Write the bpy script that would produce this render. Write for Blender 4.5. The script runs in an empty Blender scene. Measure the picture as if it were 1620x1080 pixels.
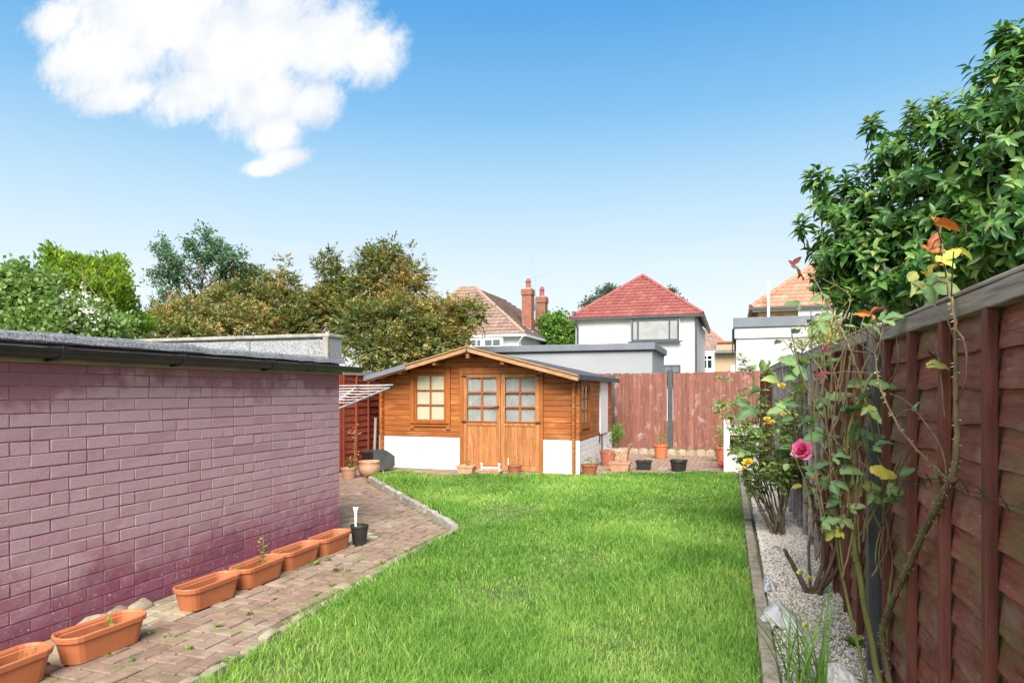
import bpy, bmesh, math, random
import numpy as np
from mathutils import Vector, Matrix, Quaternion

R = random.Random(11)
rng = np.random.default_rng(5)
rad = math.radians
scene = bpy.context.scene
COL = scene.collection

# ------------------------------------------------------------------ camera
CAM_H = 1.40
YAW = math.atan(350 / 1060.0)
cam_data = bpy.data.cameras.new('camera')
cam = bpy.data.objects.new('camera', cam_data)
COL.objects.link(cam)
cam.location = (0, 0, CAM_H)
cam.rotation_euler = (rad(90), 0, YAW)
cam_data.sensor_width = 36.0
cam_data.lens = 36.0 * 1060 / 1620
cam_data.shift_y = 78 / 1620.0
cam_data.clip_start = 0.05
cam_data.clip_end = 4000
scene.camera = cam

# ------------------------------------------------------------------ light
SUN_EL, SUN_AZ = rad(44), math.atan2(0.26, -1.0)      # the sun stands behind the viewer, a little to the right, veiled by thin cloud
SUN_DIR = Vector((math.sin(SUN_AZ) * math.cos(SUN_EL), math.cos(SUN_AZ) * math.cos(SUN_EL), math.sin(SUN_EL)))
sun_data = bpy.data.lights.new('sun', 'SUN')
sun_data.energy = 3.3
sun_data.angle = rad(38)
sun_data.color = (1.0, 0.955, 0.89)
sun = bpy.data.objects.new('sun', sun_data)
COL.objects.link(sun)
sun.rotation_euler = SUN_DIR.to_track_quat('Z', 'Y').to_euler()
sun.location = (0, -5, 20)

scene.view_settings.view_transform = 'Standard'
scene.view_settings.look = 'None'
scene.view_settings.exposure = 1.25
scene.view_settings.gamma = 1.0
scene.view_settings.use_curve_mapping = False
scene.render.engine = 'CYCLES'
scene.cycles.use_denoising = True
scene.cycles.max_bounces = 8
scene.cycles.transparent_max_bounces = 12
scene.cycles.sample_clamp_indirect = 6.0
scene.cycles.caustics_reflective = False
scene.cycles.caustics_refractive = False


class NT:
    """small helper to write node trees"""
    def __init__(s, tree):
        s.t = tree
        s.n = tree.nodes
        s.l = tree.links

    def add(s, kind, **kw):
        n = s.n.new(kind)
        for k, v in kw.items():
            setattr(n, k, v)
        return n

    def put(s, sock, val):
        if val is None:
            return
        if isinstance(val, bpy.types.NodeSocket):
            s.l.new(val, sock)
        elif isinstance(val, (tuple, list)) and len(val) == 3 and sock.type == 'RGBA':
            sock.default_value = (*val, 1)
        else:
            sock.default_value = val

    def math(s, op, a, b=0.0, c=None, clamp=False):
        n = s.add('ShaderNodeMath', operation=op, use_clamp=clamp)
        s.put(n.inputs[0], a)
        s.put(n.inputs[1], b)
        if c is not None:
            s.put(n.inputs[2], c)
        return n.outputs[0]

    def mix(s, fac, a, b, blend='MIX'):
        n = s.add('ShaderNodeMix', data_type='RGBA', blend_type=blend)
        s.put(n.inputs[0], fac)
        s.put(n.inputs[6], a)
        s.put(n.inputs[7], b)
        return n.outputs[2]

    def step(s, v, lo, hi, a=0.0, b=1.0):
        n = s.add('ShaderNodeMapRange', interpolation_type='SMOOTHSTEP')
        for i, q in enumerate((v, lo, hi, a, b)):
            s.put(n.inputs[i], q)
        return n.outputs[0]

    def noise(s, vec, scale, detail=5, rough=0.55, dist=0.0):
        n = s.add('ShaderNodeTexNoise')
        s.put(n.inputs['Vector'], vec)
        n.inputs['Scale'].default_value = scale
        n.inputs['Detail'].default_value = detail
        n.inputs['Roughness'].default_value = rough
        n.inputs['Distortion'].default_value = dist
        return n.outputs['Fac']

    def vmul(s, vec, k):
        n = s.add('ShaderNodeVectorMath', operation='MULTIPLY')
        s.put(n.inputs[0], vec)
        n.inputs[1].default_value = k
        return n.outputs[0]

    def vadd(s, vec, k):
        n = s.add('ShaderNodeVectorMath', operation='ADD')
        s.put(n.inputs[0], vec)
        s.put(n.inputs[1], k)
        return n.outputs[0]


# ------------------------------------------------------------------ sky
world = bpy.data.worlds.new('World')
scene.world = world
world.use_nodes = True
w = NT(world.node_tree)
w.n.clear()
sky = w.add('ShaderNodeTexSky', sky_type='NISHITA')
sky.sun_disc = False
sky.sun_elevation = SUN_EL
sky.sun_rotation = SUN_AZ
sky.altitude = 20
sky.air_density = 1.0
sky.dust_density = 0.6
sky.ozone_density = 1.6
tc = w.add('ShaderNodeTexCoord')
sep = w.add('ShaderNodeSeparateXYZ')
w.l.new(tc.outputs['Generated'], sep.inputs[0])
dy = w.math('MAXIMUM', sep.outputs[1], 0.05)
gx = w.math('DIVIDE', sep.outputs[0], dy)
gz = w.math('DIVIDE', sep.outputs[2], dy)
cmb = w.add('ShaderNodeCombineXYZ')
w.l.new(gx, cmb.inputs[0])
w.l.new(gz, cmb.inputs[1])
P2 = cmb.outputs[0]
# one cumulus made of overlapping lobes, frayed by noise
lobes = [(-1.05, .74, .30, .15), (-.86, .64, .22, .12), (-.67, .60, .12, .075), (-.585, .57, .07, .058), (-.80, .52, .12, .07),
         (-.77, .460, .065, .045), (-.755, .412, .055, .020), (-.80, .40, .05, .016), (-1.25, .66, .11, .055), (-1.14, .575, .13, .035), (-1.31, .75, .09, .05), (-.70, .50, .07, .045), (-1.16, .635, .17, .075), (-.95, .56, .14, .06)]
field = None
for cx, cz, rx, rz in lobes:
    ax = w.math('DIVIDE', w.math('SUBTRACT', gx, cx), rx)
    az = w.math('DIVIDE', w.math('SUBTRACT', gz, cz), rz)
    q = w.math('SUBTRACT', 1.0, w.math('SQRT', w.math('ADD', w.math('MULTIPLY', ax, ax), w.math('MULTIPLY', az, az))))
    field = q if field is None else w.math('SMOOTH_MAX', field, q, 0.25)
n_big = w.noise(P2, 5.5, 9, 0.62, 0.3)
n_fine = w.noise(P2, 17, 8, 0.68, 0.2)
fld = w.math('ADD', field, w.math('MULTIPLY', w.math('SUBTRACT', n_big, 0.5), 1.15))
fld = w.math('ADD', fld, w.math('MULTIPLY', w.math('SUBTRACT', n_fine, 0.5), 0.85))
front = w.step(sep.outputs[1], 0.06, 0.12)
fld = w.math('ADD', fld, w.math('MULTIPLY', w.math('SUBTRACT', w.noise(P2, 48, 6, 0.7), 0.5), 0.55))
alpha = w.math('MULTIPLY', w.math('POWER', w.step(fld, -0.22, 0.50), 0.75), front)
puff = w.noise(w.vadd(P2, (3.1, 1.7, 0)), 9, 6, 0.55)
shade = w.step(w.math('ADD', w.math('MULTIPLY', fld, 0.22), puff), 0.36, 0.80)
ccol = w.mix(shade, (2.7, 2.92, 3.18), (3.55, 3.56, 3.58))
# veiled summer sky: the physical sky softened by an even high haze, the same all round
rp = w.add('ShaderNodeValToRGB')
el_ = rp.color_ramp.elements
while len(el_) < 7:
    el_.new(0.5)
for e, (pos, c_) in zip(el_, [(0.0, (.95, .97, .985)), (0.12, (.85, .92, .972)), (0.20, (.71, .86, .962)), (0.28, (.50, .75, .935)), (0.38, (.24, .555, .89)), (0.49, (.10, .40, .81)), (1.0, (.05, .23, .60))]):
    e.position = pos
    e.color = (*c_, 1)
w.l.new(sep.outputs[2], rp.inputs[0])
hz_ = w.mix(1.0, rp.outputs[0], (3.37, 3.37, 3.37), 'MULTIPLY')
vn = w.noise(w.vmul(tc.outputs['Generated'], (3, 3, 11)), 1.5, 6, 0.6)
low = w.step(sep.outputs[2], 0.0, 0.30, 1.0, 0.0)
wisp = w.math('MULTIPLY', w.step(vn, 0.48, 0.72), w.math('MULTIPLY', low, 0.55))
skyc = w.mix(0.92, sky.outputs[0], hz_)
skyc = w.mix(wisp, skyc, (3.15, 3.28, 3.36))
# broken cloud behind the viewer, out of view, added bright to lift the fill light
bk = w.noise(w.vmul(tc.outputs['Generated'], (1, 1, 1.6)), 2.2, 7, 0.6, 0.3)
bmask = w.math('MULTIPLY', w.step(sep.outputs[1], 0.30, -0.25), w.step(bk, 0.36, 0.58))
skyc = w.mix(bmask, skyc, w.mix(w.step(bk, 0.40, 0.75), (4.6, 4.65, 4.7), (5.8, 5.8, 5.7)))
skyc = w.mix(alpha, skyc, ccol)
bg = w.add('ShaderNodeBackground')
bg.inputs[1].default_value = 0.125
w.l.new(skyc, bg.inputs[0])
wo = w.add('ShaderNodeOutputWorld')
w.l.new(bg.outputs[0], wo.inputs[0])

# ------------------------------------------------------------------ helpers: placing
_s, _c = math.sin(YAW), math.cos(YAW)


def ray(x, y):
    u = (x - 810) / 1060.0
    return (-_s + u * _c, _c + u * _s, (618 - y) / 1060.0)


def atY(x, y, Y):
    d = ray(x, y)
    t = Y / d[1]
    return Vector((d[0] * t, Y, CAM_H + d[2] * t))


def atD(x, y, t):
    d = ray(x, y)
    return Vector((d[0] * t, d[1] * t, CAM_H + d[2] * t))


def atG(x, y, z=0.0):
    d = ray(x, y)
    t = (z - CAM_H) / d[2]
    return Vector((d[0] * t, d[1] * t, z))


# ------------------------------------------------------------------ helpers: objects
ORG = {}


def tag(o, label=None, cat=None, group=None, kind=None):
    if label:
        o['label'] = label
    if cat:
        o['category'] = cat
    if group:
        o['group'] = group
    if kind:
        o['kind'] = kind
    return o


def thing(name, loc, label, cat, group=None, rz=0.0):
    o = bpy.data.objects.new(name, None)
    o.empty_display_size = 0.1
    COL.objects.link(o)
    o.location = loc
    o.rotation_euler = (0, 0, rz)
    ORG[o] = Vector(loc)
    return tag(o, label, cat, group)


def link_mesh(name, me, mat, parent=None, org=None, loc=None):
    o = bpy.data.objects.new(name, me)
    COL.objects.link(o)
    if mat is not None and len(me.materials) == 0:
        me.materials.append(mat)
    if parent is not None:
        o.parent = parent
        ORG[o] = ORG[parent]
    else:
        ORG[o] = Vector(org) if org is not None else Vector((0, 0, 0))
        o.location = ORG[o]
    if loc is not None:
        o.location = Vector(loc) - (ORG[o] if parent is not None else Vector((0, 0, 0)))
    return o


class MB:
    """collects shapes given in world coordinates and links them as one mesh object"""
    def __init__(s):
        s.v = []
        s.f = []

    def add(s, vs, fs):
        b = len(s.v)
        s.v += [tuple(p) for p in vs]
        s.f += [tuple(i + b for i in f) for f in fs]
        return s

    def box(s, x0, x1, y0, y1, z0, z1):
        return s.add([(x0, y0, z0), (x1, y0, z0), (x1, y1, z0), (x0, y1, z0), (x0, y0, z1), (x1, y0, z1), (x1, y1, z1), (x0, y1, z1)],
                     [(0, 3, 2, 1), (4, 5, 6, 7), (0, 1, 5, 4), (1, 2, 6, 5), (2, 3, 7, 6), (3, 0, 4, 7)])

    def prism(s, poly, fn0, fn1):
        n = len(poly)
        vs = [fn0(p) for p in poly] + [fn1(p) for p in poly]
        fs = [tuple(range(n - 1, -1, -1)), tuple(range(n, 2 * n))] + [(i, (i + 1) % n, n + (i + 1) % n, n + i) for i in range(n)]
        return s.add(vs, fs)

    def prism_y(s, poly, y0, y1):       # poly in x,z
        return s.prism(poly, lambda p: (p[0], y0, p[1]), lambda p: (p[0], y1, p[1]))

    def prism_x(s, poly, x0, x1):       # poly in y,z
        return s.prism(poly, lambda p: (x0, p[0], p[1]), lambda p: (x1, p[0], p[1]))

    def prism_z(s, poly, z0, z1):
        return s.prism(poly, lambda p: (p[0], p[1], z0), lambda p: (p[0], p[1], z1))

    def loft(s, rings, cap0=True, cap1=True):
        n = len(rings[0])
        vs = [p for r in rings for p in r]
        fs = []
        for k in range(len(rings) - 1):
            for i in range(n):
                j = (i + 1) % n
                fs.append((k * n + i, k * n + j, (k + 1) * n + j, (k + 1) * n + i))
        if cap0:
            fs.append(tuple(range(n - 1, -1, -1)))
        if cap1:
            b = (len(rings) - 1) * n
            fs.append(tuple(range(b, b + n)))
        return s.add(vs, fs)

    def tube(s, pts, r, n=6, cap=True):
        pts = [Vector(p) for p in pts]
        if not isinstance(r, (list, tuple)):
            r = [r] * len(pts)
        rings = []
        up = Vector((0.13, 0.31, 0.94))
        for i, p in enumerate(pts):
            d = (pts[min(i + 1, len(pts) - 1)] - pts[max(i - 1, 0)])
            if d.length < 1e-9:
                d = Vector((0, 0, 1))
            d.normalize()
            a = d.cross(up)
            if a.length < 1e-3:
                a = d.cross(Vector((1, 0, 0)))
            a.normalize()
            b = d.cross(a)
            up = b.cross(d) if False else up
            rings.append([p + (a * math.cos(2 * math.pi * k / n) + b * math.sin(2 * math.pi * k / n)) * r[i] for k in range(n)])
        return s.loft(rings, cap, cap)

    def lathe(s, prof, c=(0, 0, 0), n=24, sx=1.0, sy=1.0, cap0=True, cap1=True):
        rings = [[(c[0] + math.cos(2 * math.pi * k / n) * r * sx, c[1] + math.sin(2 * math.pi * k / n) * r * sy, c[2] + z) for k in range(n)] for r, z in prof]
        return s.loft(rings, cap0, cap1)

    def mesh(s, name, org, smooth=False, bev=0.0, seg=1):
        me = bpy.data.meshes.new(name)
        o = Vector(org)
        me.from_pydata([(p[0] - o.x, p[1] - o.y, p[2] - o.z) for p in s.v], [], s.f)
        if bev > 0:
            bm = bmesh.new()
            bm.from_mesh(me)
            bmesh.ops.bevel(bm, geom=list(bm.edges), offset=bev, segments=seg, affect='EDGES', clamp_overlap=True)
            bm.to_mesh(me)
            bm.free()
        if smooth:
            me.polygons.foreach_set('use_smooth', [True] * len(me.polygons))
        me.update()
        return me

    def build(s, name, mat, parent=None, org=None, smooth=False, bev=0.0, seg=1):
        o = ORG[parent] if parent is not None else Vector(org or (0, 0, 0))
        return link_mesh(name, s.mesh(name, o, smooth, bev, seg), mat, parent, o)


def np_mesh(name, V, quads=None, tris=None, rnd=None, smooth=False):
    me = bpy.data.meshes.new(name)
    V = np.asarray(V, dtype=np.float32)
    me.vertices.add(len(V))
    me.vertices.foreach_set('co', V.ravel())
    loops = []
    starts = []
    totals = []
    pos = 0
    for F, k in ((quads, 4), (tris, 3)):
        if F is not None and len(F):
            F = np.asarray(F, dtype=np.int32)
            loops.append(F.ravel())
            starts.append(pos + np.arange(len(F)) * k)
            totals.append(np.full(len(F), k))
            pos += len(F) * k
    loops = np.concatenate(loops).astype(np.int32)
    starts = np.concatenate(starts).astype(np.int32)
    totals = np.concatenate(totals).astype(np.int32)
    me.loops.add(len(loops))
    me.loops.foreach_set('vertex_index', loops)
    me.polygons.add(len(starts))
    me.polygons.foreach_set('loop_start', starts)
    me.polygons.foreach_set('loop_total', totals)
    if rnd is not None:
        a = me.attributes.new('rnd', 'FLOAT', 'POINT')
        a.data.foreach_set('value', np.asarray(rnd, dtype=np.float32))
    me.update(calc_edges=True)
    me.validate()
    if smooth:
        me.polygons.foreach_set('use_smooth', [True] * len(me.polygons))
    return me


def unit(a):
    return a / np.maximum(np.linalg.norm(a, axis=-1, keepdims=True), 1e-9)


# ------------------------------------------------------------------ materials
def base_mat(name, rough=0.7, spec=0.3):
    m = bpy.data.materials.new(name)
    m.use_nodes = True
    t = NT(m.node_tree)
    b = t.n['Principled BSDF']
    b.inputs['Roughness'].default_value = rough
    b.inputs['Specular IOR Level'].default_value = spec
    return m, t, b


def world_pos(t):
    return t.add('ShaderNodeNewGeometry').outputs['Position']


def pm(name, c1, c2, scale=4.0, stretch=(1, 1, 1), rough=0.7, spec=0.3, bump=0.25, bscale=None, bdist=0.004, rand=0.12,
       layers=(), detail=6, grain=None, rrand=0.0, hue=0.0):
    """procedural surface: two-tone noise, stains laid over it, per-object tone, fine relief"""
    m, t, b = base_mat(name, rough, spec)
    p = world_pos(t)
    info = t.add('ShaderNodeObjectInfo').outputs['Random']
    off = t.add('ShaderNodeCombineXYZ')
    for i, k in enumerate((13.7, 7.1, 29.3)):
        t.l.new(t.math('MULTIPLY', info, k), off.inputs[i])
    ps = t.vmul(t.vadd(p, off.outputs[0]) if rand else p, stretch)
    n1 = t.noise(ps, scale, detail, 0.6)
    col = t.mix(t.step(n1, 0.3, 0.7), c1, c2)
    if grain:
        gcol, gscale, gst, amt = grain
        g = t.noise(t.vmul(t.vadd(p, off.outputs[0]), gst), gscale, 4, 0.6, 0.4)
        col = t.mix(t.math('MULTIPLY', t.step(g, 0.45, 0.7), amt), col, gcol)
    for lc, ls, lo, hi, amt, lst in layers:
        n = t.noise(t.vmul(p, lst), ls, 6, 0.65, 0.2)
        col = t.mix(t.math('MULTIPLY', t.step(n, lo, hi), amt), col, lc)
    if rand:
        h = t.add('ShaderNodeHueSaturation')
        t.put(h.inputs['Value'], t.math('ADD', 1 - rand, t.math('MULTIPLY', info, 2 * rand)))
        if hue:
            t.put(h.inputs['Hue'], t.math('ADD', 0.5 - hue, t.math('MULTIPLY', t.math('FRACT', t.math('MULTIPLY', info, 7.31)), 2 * hue)))
        t.put(h.inputs['Color'], col)
        col = h.outputs[0]
    t.put(b.inputs['Base Color'], col)
    if bump:
        bn = t.add('ShaderNodeBump')
        bn.inputs['Strength'].default_value = bump
        bn.inputs['Distance'].default_value = bdist
        t.put(bn.inputs['Height'], t.noise(ps, bscale or scale * 8, 5, 0.65))
        t.l.new(bn.outputs[0], b.inputs['Normal'])
    return m


def leaf_mat(name, stops, rough=0.45, trans=0.3, spec=0.4, patch=None):
    """leaf colour from the per-leaf value 'rnd'; light also passes through"""
    m, t, b = base_mat(name, rough, spec)
    at = t.add('ShaderNodeAttribute', attribute_name='rnd')
    rp = t.add('ShaderNodeValToRGB')
    el = rp.color_ramp.elements
    while len(el) < len(stops):
        el.new(0.5)
    for e, (pos, c) in zip(el, stops):
        e.position = pos
        e.color = (*c, 1)
    fac = at.outputs['Fac']
    if patch:
        n = t.noise(world_pos(t), patch[0], 4, 0.6)
        fac = t.math('ADD', fac, t.math('MULTIPLY', t.math('SUBTRACT', n, 0.5), patch[1]), clamp=True)
    t.l.new(fac, rp.inputs[0])
    t.l.new(rp.outputs[0], b.inputs['Base Color'])
    tr = t.add('ShaderNodeBsdfTranslucent')
    lt = t.mix(1.0, rp.outputs[0], (1.25, 1.25, 0.7), 'MULTIPLY')
    t.l.new(lt, tr.inputs[0])
    mx = t.add('ShaderNodeMixShader')
    mx.inputs[0].default_value = trans
    t.l.new(b.outputs[0], mx.inputs[1])
    t.l.new(tr.outputs[0], mx.inputs[2])
    t.l.new(mx.outputs[0], t.n['Material Output'].inputs[0])
    return m


def glass_mat(name, tint=(0.96, 0.97, 0.97), refl=0.07):
    m = bpy.data.materials.new(name)
    m.use_nodes = True
    t = NT(m.node_tree)
    t.n.clear()
    tr = t.add('ShaderNodeBsdfTransparent')
    tr.inputs[0].default_value = (*tint, 1)
    gl = t.add('ShaderNodeBsdfGlossy')
    gl.inputs['Roughness'].default_value = 0.03
    lw = t.add('ShaderNodeLayerWeight')
    lw.inputs[0].default_value = 0.25
    mx = t.add('ShaderNodeMixShader')
    t.put(mx.inputs[0], t.math('ADD', refl, t.math('MULTIPLY', lw.outputs['Fresnel'], 0.35), clamp=True))
    t.l.new(tr.outputs[0], mx.inputs[1])
    t.l.new(gl.outputs[0], mx.inputs[2])
    o = t.add('ShaderNodeOutputMaterial')
    t.l.new(mx.outputs[0], o.inputs[0])
    return m


M = {}


def brick_paint():
    m, t, b = base_mat('painted_brick', 0.78, 0.25)
    p = world_pos(t)
    sp = t.add('ShaderNodeSeparateXYZ')
    t.l.new(p, sp.inputs[0])
    info = t.add('ShaderNodeObjectInfo').outputs['Random']
    n = t.noise(p, 1.3, 5, 0.6)
    n2 = t.noise(p, 9.0, 6, 0.65)
    # chalky bloom over the middle of the wall, deeper paint near the foot and in the sheltered top courses
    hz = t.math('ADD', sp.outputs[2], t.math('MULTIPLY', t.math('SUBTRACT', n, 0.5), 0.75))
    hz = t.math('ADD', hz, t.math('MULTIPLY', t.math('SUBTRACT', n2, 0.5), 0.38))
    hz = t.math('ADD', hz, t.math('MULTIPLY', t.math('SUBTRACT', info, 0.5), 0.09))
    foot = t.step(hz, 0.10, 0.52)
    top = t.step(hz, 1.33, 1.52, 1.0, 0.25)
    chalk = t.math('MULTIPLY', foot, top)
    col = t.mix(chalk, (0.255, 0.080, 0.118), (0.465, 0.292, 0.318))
    col = t.mix(t.math('MULTIPLY', t.step(info, 0.55, 1.0), 0.35), col, (0.30, 0.13, 0.17))
    red = t.step(t.noise(t.vadd(p, (4, 2, 9)), 3.2, 5, 0.65), 0.5, 0.72)
    lowz = t.step(sp.outputs[2], 0.75, 0.25)
    col = t.mix(t.math('MULTIPLY', red, t.math('MULTIPLY', lowz, 0.7)), col, (0.33, 0.085, 0.105))
    fl = t.noise(p, 34, 5, 0.7)
    fmask = t.math('MULTIPLY', t.step(fl, 0.585, 0.68), t.step(sp.outputs[2], 0.75, 0.05, 0.0, 0.9))
    col = t.mix(fmask, col, (0.55, 0.42, 0.42))
    dark = t.step(t.noise(p, 60, 4, 0.6), 0.70, 0.76)
    col = t.mix(t.math('MULTIPLY', dark, 0.5), col, (0.10, 0.05, 0.06))
    h = t.add('ShaderNodeHueSaturation')
    t.put(h.inputs['Value'], t.math('ADD', 0.95, t.math('MULTIPLY', info, 0.10)))
    t.put(h.inputs['Color'], col)
    t.put(b.inputs['Base Color'], h.outputs[0])
    bn = t.add('ShaderNodeBump')
    bn.inputs['Strength'].default_value = 0.8
    bn.inputs['Distance'].default_value = 0.004
    t.put(bn.inputs['Height'], t.math('ADD', t.noise(p, 70, 5, 0.7), t.math('MULTIPLY', t.noise(p, 14, 3, 0.5), 1.2)))
    t.l.new(bn.outputs[0], b.inputs['Normal'])
    return m


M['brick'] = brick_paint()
M['mortar'] = pm('painted_mortar', (0.19, 0.080, 0.110), (0.29, 0.165, 0.195), 5, rand=0, bump=0.6, bscale=60, rough=0.85,  # joints toned darker than the bricks to paint in their shadow line
                 layers=[((0.50, 0.38, 0.40), 16, 0.56, 0.66, 0.3, (1, 1, 1))])
M['felt'] = pm('mineral_felt', (0.055, 0.06, 0.066), (0.27, 0.275, 0.28), 75, rand=0.08, bump=0.8, bscale=220, bdist=0.003, rough=0.95,
               layers=[((0.05, 0.055, 0.06), 3, 0.5, 0.7, 0.5, (1, 1, 1)), ((0.24, 0.25, 0.25), 4, 0.55, 0.7, 0.35, (1, 1, 1))])
M['felt_dark'] = pm('dark_shed_felt', (0.035, 0.038, 0.042), (0.12, 0.122, 0.125), 70, rand=0.05, bump=0.8, bscale=200, bdist=0.003, rough=0.95)
M['felt_pale'] = pm('pale_mineral_felt', (0.16, 0.165, 0.165), (0.46, 0.465, 0.46), 75, rand=0.05, bump=0.8, bscale=200, bdist=0.003, rough=0.95,
                    layers=[((0.10, 0.11, 0.115), 4, 0.55, 0.72, 0.6, (1, 1, 1))])
M['gutter'] = pm('black_pvc', (0.012, 0.013, 0.015), (0.022, 0.023, 0.026), 6, rand=0, rough=0.38, spec=0.5, bump=0.05,
                 layers=[((0.07, 0.07, 0.07), 7, 0.6, 0.8, 0.3, (1, 1, 1))])
M['fascia'] = pm('weathered_cream_fascia', (0.25, 0.23, 0.17), (0.38, 0.34, 0.25), 6, stretch=(1, .3, 4), rand=0, bump=0.3,
                 layers=[((0.10, 0.11, 0.05), 5, 0.5, 0.7, 0.6, (1, 1, 3))])
M['concrete'] = pm('concrete', (0.27, 0.25, 0.20), (0.42, 0.39, 0.33), 9, bump=0.7, bscale=70, rand=0.1, rough=0.9,
                   layers=[((0.16, 0.14, 0.09), 5, 0.52, 0.7, 0.6, (1, 1, 1)), ((0.55, 0.53, 0.47), 14, 0.6, 0.72, 0.6, (1, 1, 1))])
M['edging'] = pm('grey_edging_concrete', (0.23, 0.19, 0.13), (0.38, 0.325, 0.24), 12, bump=0.8, bscale=60, rand=0.12, rough=0.92,
                 layers=[((0.08, 0.08, 0.06), 8, 0.52, 0.7, 0.7, (1, 1, 1)), ((0.10, 0.13, 0.04), 4, 0.58, 0.72, 0.5, (1, 1, 1))])
SH_G = ((0.16, 0.055, 0.012), 2.2, (1.2, 1.2, 26), 0.45)
M['log'] = pm('stained_pine_log', (0.315, 0.094, 0.021), (0.40, 0.136, 0.033), 2.2, stretch=(1, 1, 14), rand=0.13, bump=0.25, bscale=16, rough=0.55,
              grain=SH_G, hue=0.006, layers=[((0.54, 0.26, 0.095), 2.2, 0.48, 0.72, 0.6, (1, 1, 3)), ((0.12, 0.04, 0.015), 17, 0.66, 0.72, 0.6, (.6, .6, 1))])
M['trim'] = pm('stained_pine_trim', (0.315, 0.094, 0.021), (0.385, 0.128, 0.031), 3, stretch=(4, 4, 1), rand=0.12, bump=0.2, bscale=20, rough=0.55,
               grain=((0.17, 0.06, 0.015), 3, (18, 18, 1.5), 0.4))
M['doorpanel'] = pm('worn_pine_board', (0.36, 0.128, 0.037), (0.49, 0.222, 0.085), 2.4, stretch=(9, 9, 1), rand=0.14, bump=0.3, bscale=14, rough=0.65,
                    grain=((0.22, 0.085, 0.02), 3.5, (22, 22, 1.4), 0.5),
                    layers=[((0.62, 0.48, 0.36), 5, 0.58, 0.72, 0.5, (5, 5, 1)), ((0.50, 0.44, 0.38), 3, 0.62, 0.75, 0.6, (1, 1, 1))])
M['barge'] = pm('peeling_barge_board', (0.34, 0.165, 0.07), (0.46, 0.28, 0.15), 7, stretch=(1, 1, 5), rand=0.06, bump=0.5, bscale=30,
                layers=[((0.22, 0.12, 0.06), 10, 0.56, 0.68, 0.8, (1, 1, 4)), ((0.62, 0.53, 0.43), 8, 0.60, 0.72, 0.6, (1, 1, 4))])
M['roofboard'] = pm('roof_board', (0.24, 0.10, 0.035), (0.32, 0.14, 0.05), 3, stretch=(6, 1, 6), rand=0.1, bump=0.2)
M['whitelog'] = pm('white_painted_log', (0.76, 0.76, 0.74), (0.84, 0.84, 0.82), 4, stretch=(1, 1, 6), rand=0.03, bump=0.15, rough=0.6,
                   layers=[((0.60, 0.58, 0.52), 6, 0.62, 0.8, 0.25, (1, 1, 2))])
M['white'] = pm('white_paint', (0.74, 0.74, 0.72), (0.82, 0.82, 0.80), 5, rand=0.02, bump=0.1, rough=0.5,
                layers=[((0.5, 0.48, 0.42), 4, 0.6, 0.8, 0.3, (1, 1, 1))])
M['iron'] = pm('dark_iron', (0.02, 0.018, 0.016), (0.05, 0.04, 0.03), 30, rand=0.05, rough=0.6, spec=0.5)
M['curtain'] = pm('cream_blind', (0.84, 0.76, 0.50), (0.90, 0.84, 0.62), 3, stretch=(30, 30, 1), rand=0.03, bump=0.3, bscale=6, rough=0.9)
M['net'] = pm('pale_grey_net_curtain', (0.46, 0.455, 0.43), (0.60, 0.59, 0.56), 2.2, stretch=(2, 2, 2), rand=0.03, bump=0.3, bscale=6, rough=0.9)
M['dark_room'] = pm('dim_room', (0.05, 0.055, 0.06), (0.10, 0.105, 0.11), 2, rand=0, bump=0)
M['glass'] = glass_mat('window_glass')
M['glass_dark'] = glass_mat('window_glass_reflective', (0.6, 0.66, 0.7), 0.26)
# fence timber
FG = ((0.05, 0.016, 0.010), 3, (2, 2, 30), 0.5)
M['lap'] = pm('red_brown_lap_board', (0.185, 0.056, 0.038), (0.285, 0.100, 0.068), 2.0, stretch=(1, 1.5, 10), rand=0.17, bump=0.35, bscale=14, rough=0.75,
              grain=FG, hue=0.008,
              layers=[((0.16, 0.135, 0.045), 2.1, 0.50, 0.64, 0.75, (1, 1, 1.3)), ((0.42, 0.32, 0.25), 9, 0.60, 0.72, 0.55, (1, 1, 5)),
                      ((0.29, 0.19, 0.14), 3.6, 0.48, 0.66, 0.6, (1, 1, 3.0))])
M['lap_batten'] = pm('red_brown_batten', (0.125, 0.040, 0.029), (0.19, 0.066, 0.047), 3, stretch=(6, 6, 1), rand=0.14, bump=0.25, bscale=12, rough=0.75,
                     grain=((0.06, 0.018, 0.012), 3, (24, 24, 1.5), 0.4), layers=[((0.25, 0.16, 0.11), 6, 0.6, 0.75, 0.35, (3, 3, 1))])
M['lap_red'] = pm('bright_red_lap_board', (0.26, 0.050, 0.026), (0.34, 0.080, 0.042), 2.0, stretch=(1, 1.5, 10), rand=0.10, bump=0.3, bscale=14, rough=0.75,
                  grain=((0.12, 0.03, 0.02), 3, (2, 2, 26), 0.4))
M['grey_wood'] = pm('silver_weathered_board', (0.27, 0.235, 0.225), (0.42, 0.375, 0.355), 2.4, stretch=(1, 1.5, 12), rand=0.14, bump=0.4, bscale=14, rough=0.85,
                    grain=((0.10, 0.085, 0.085), 3, (2, 2, 30), 0.5))
M['cap'] = pm('weathered_cap_rail', (0.24, 0.20, 0.165), (0.40, 0.345, 0.30), 3.5, stretch=(4, 1, 12), rand=0.08, bump=0.6, bscale=9, rough=0.85,
              grain=((0.13, 0.10, 0.08), 4, (6, 1.2, 30), 0.6), layers=[((0.24, 0.09, 0.06), 4, 0.56, 0.7, 0.5, (1, 1, 3))])
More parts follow.
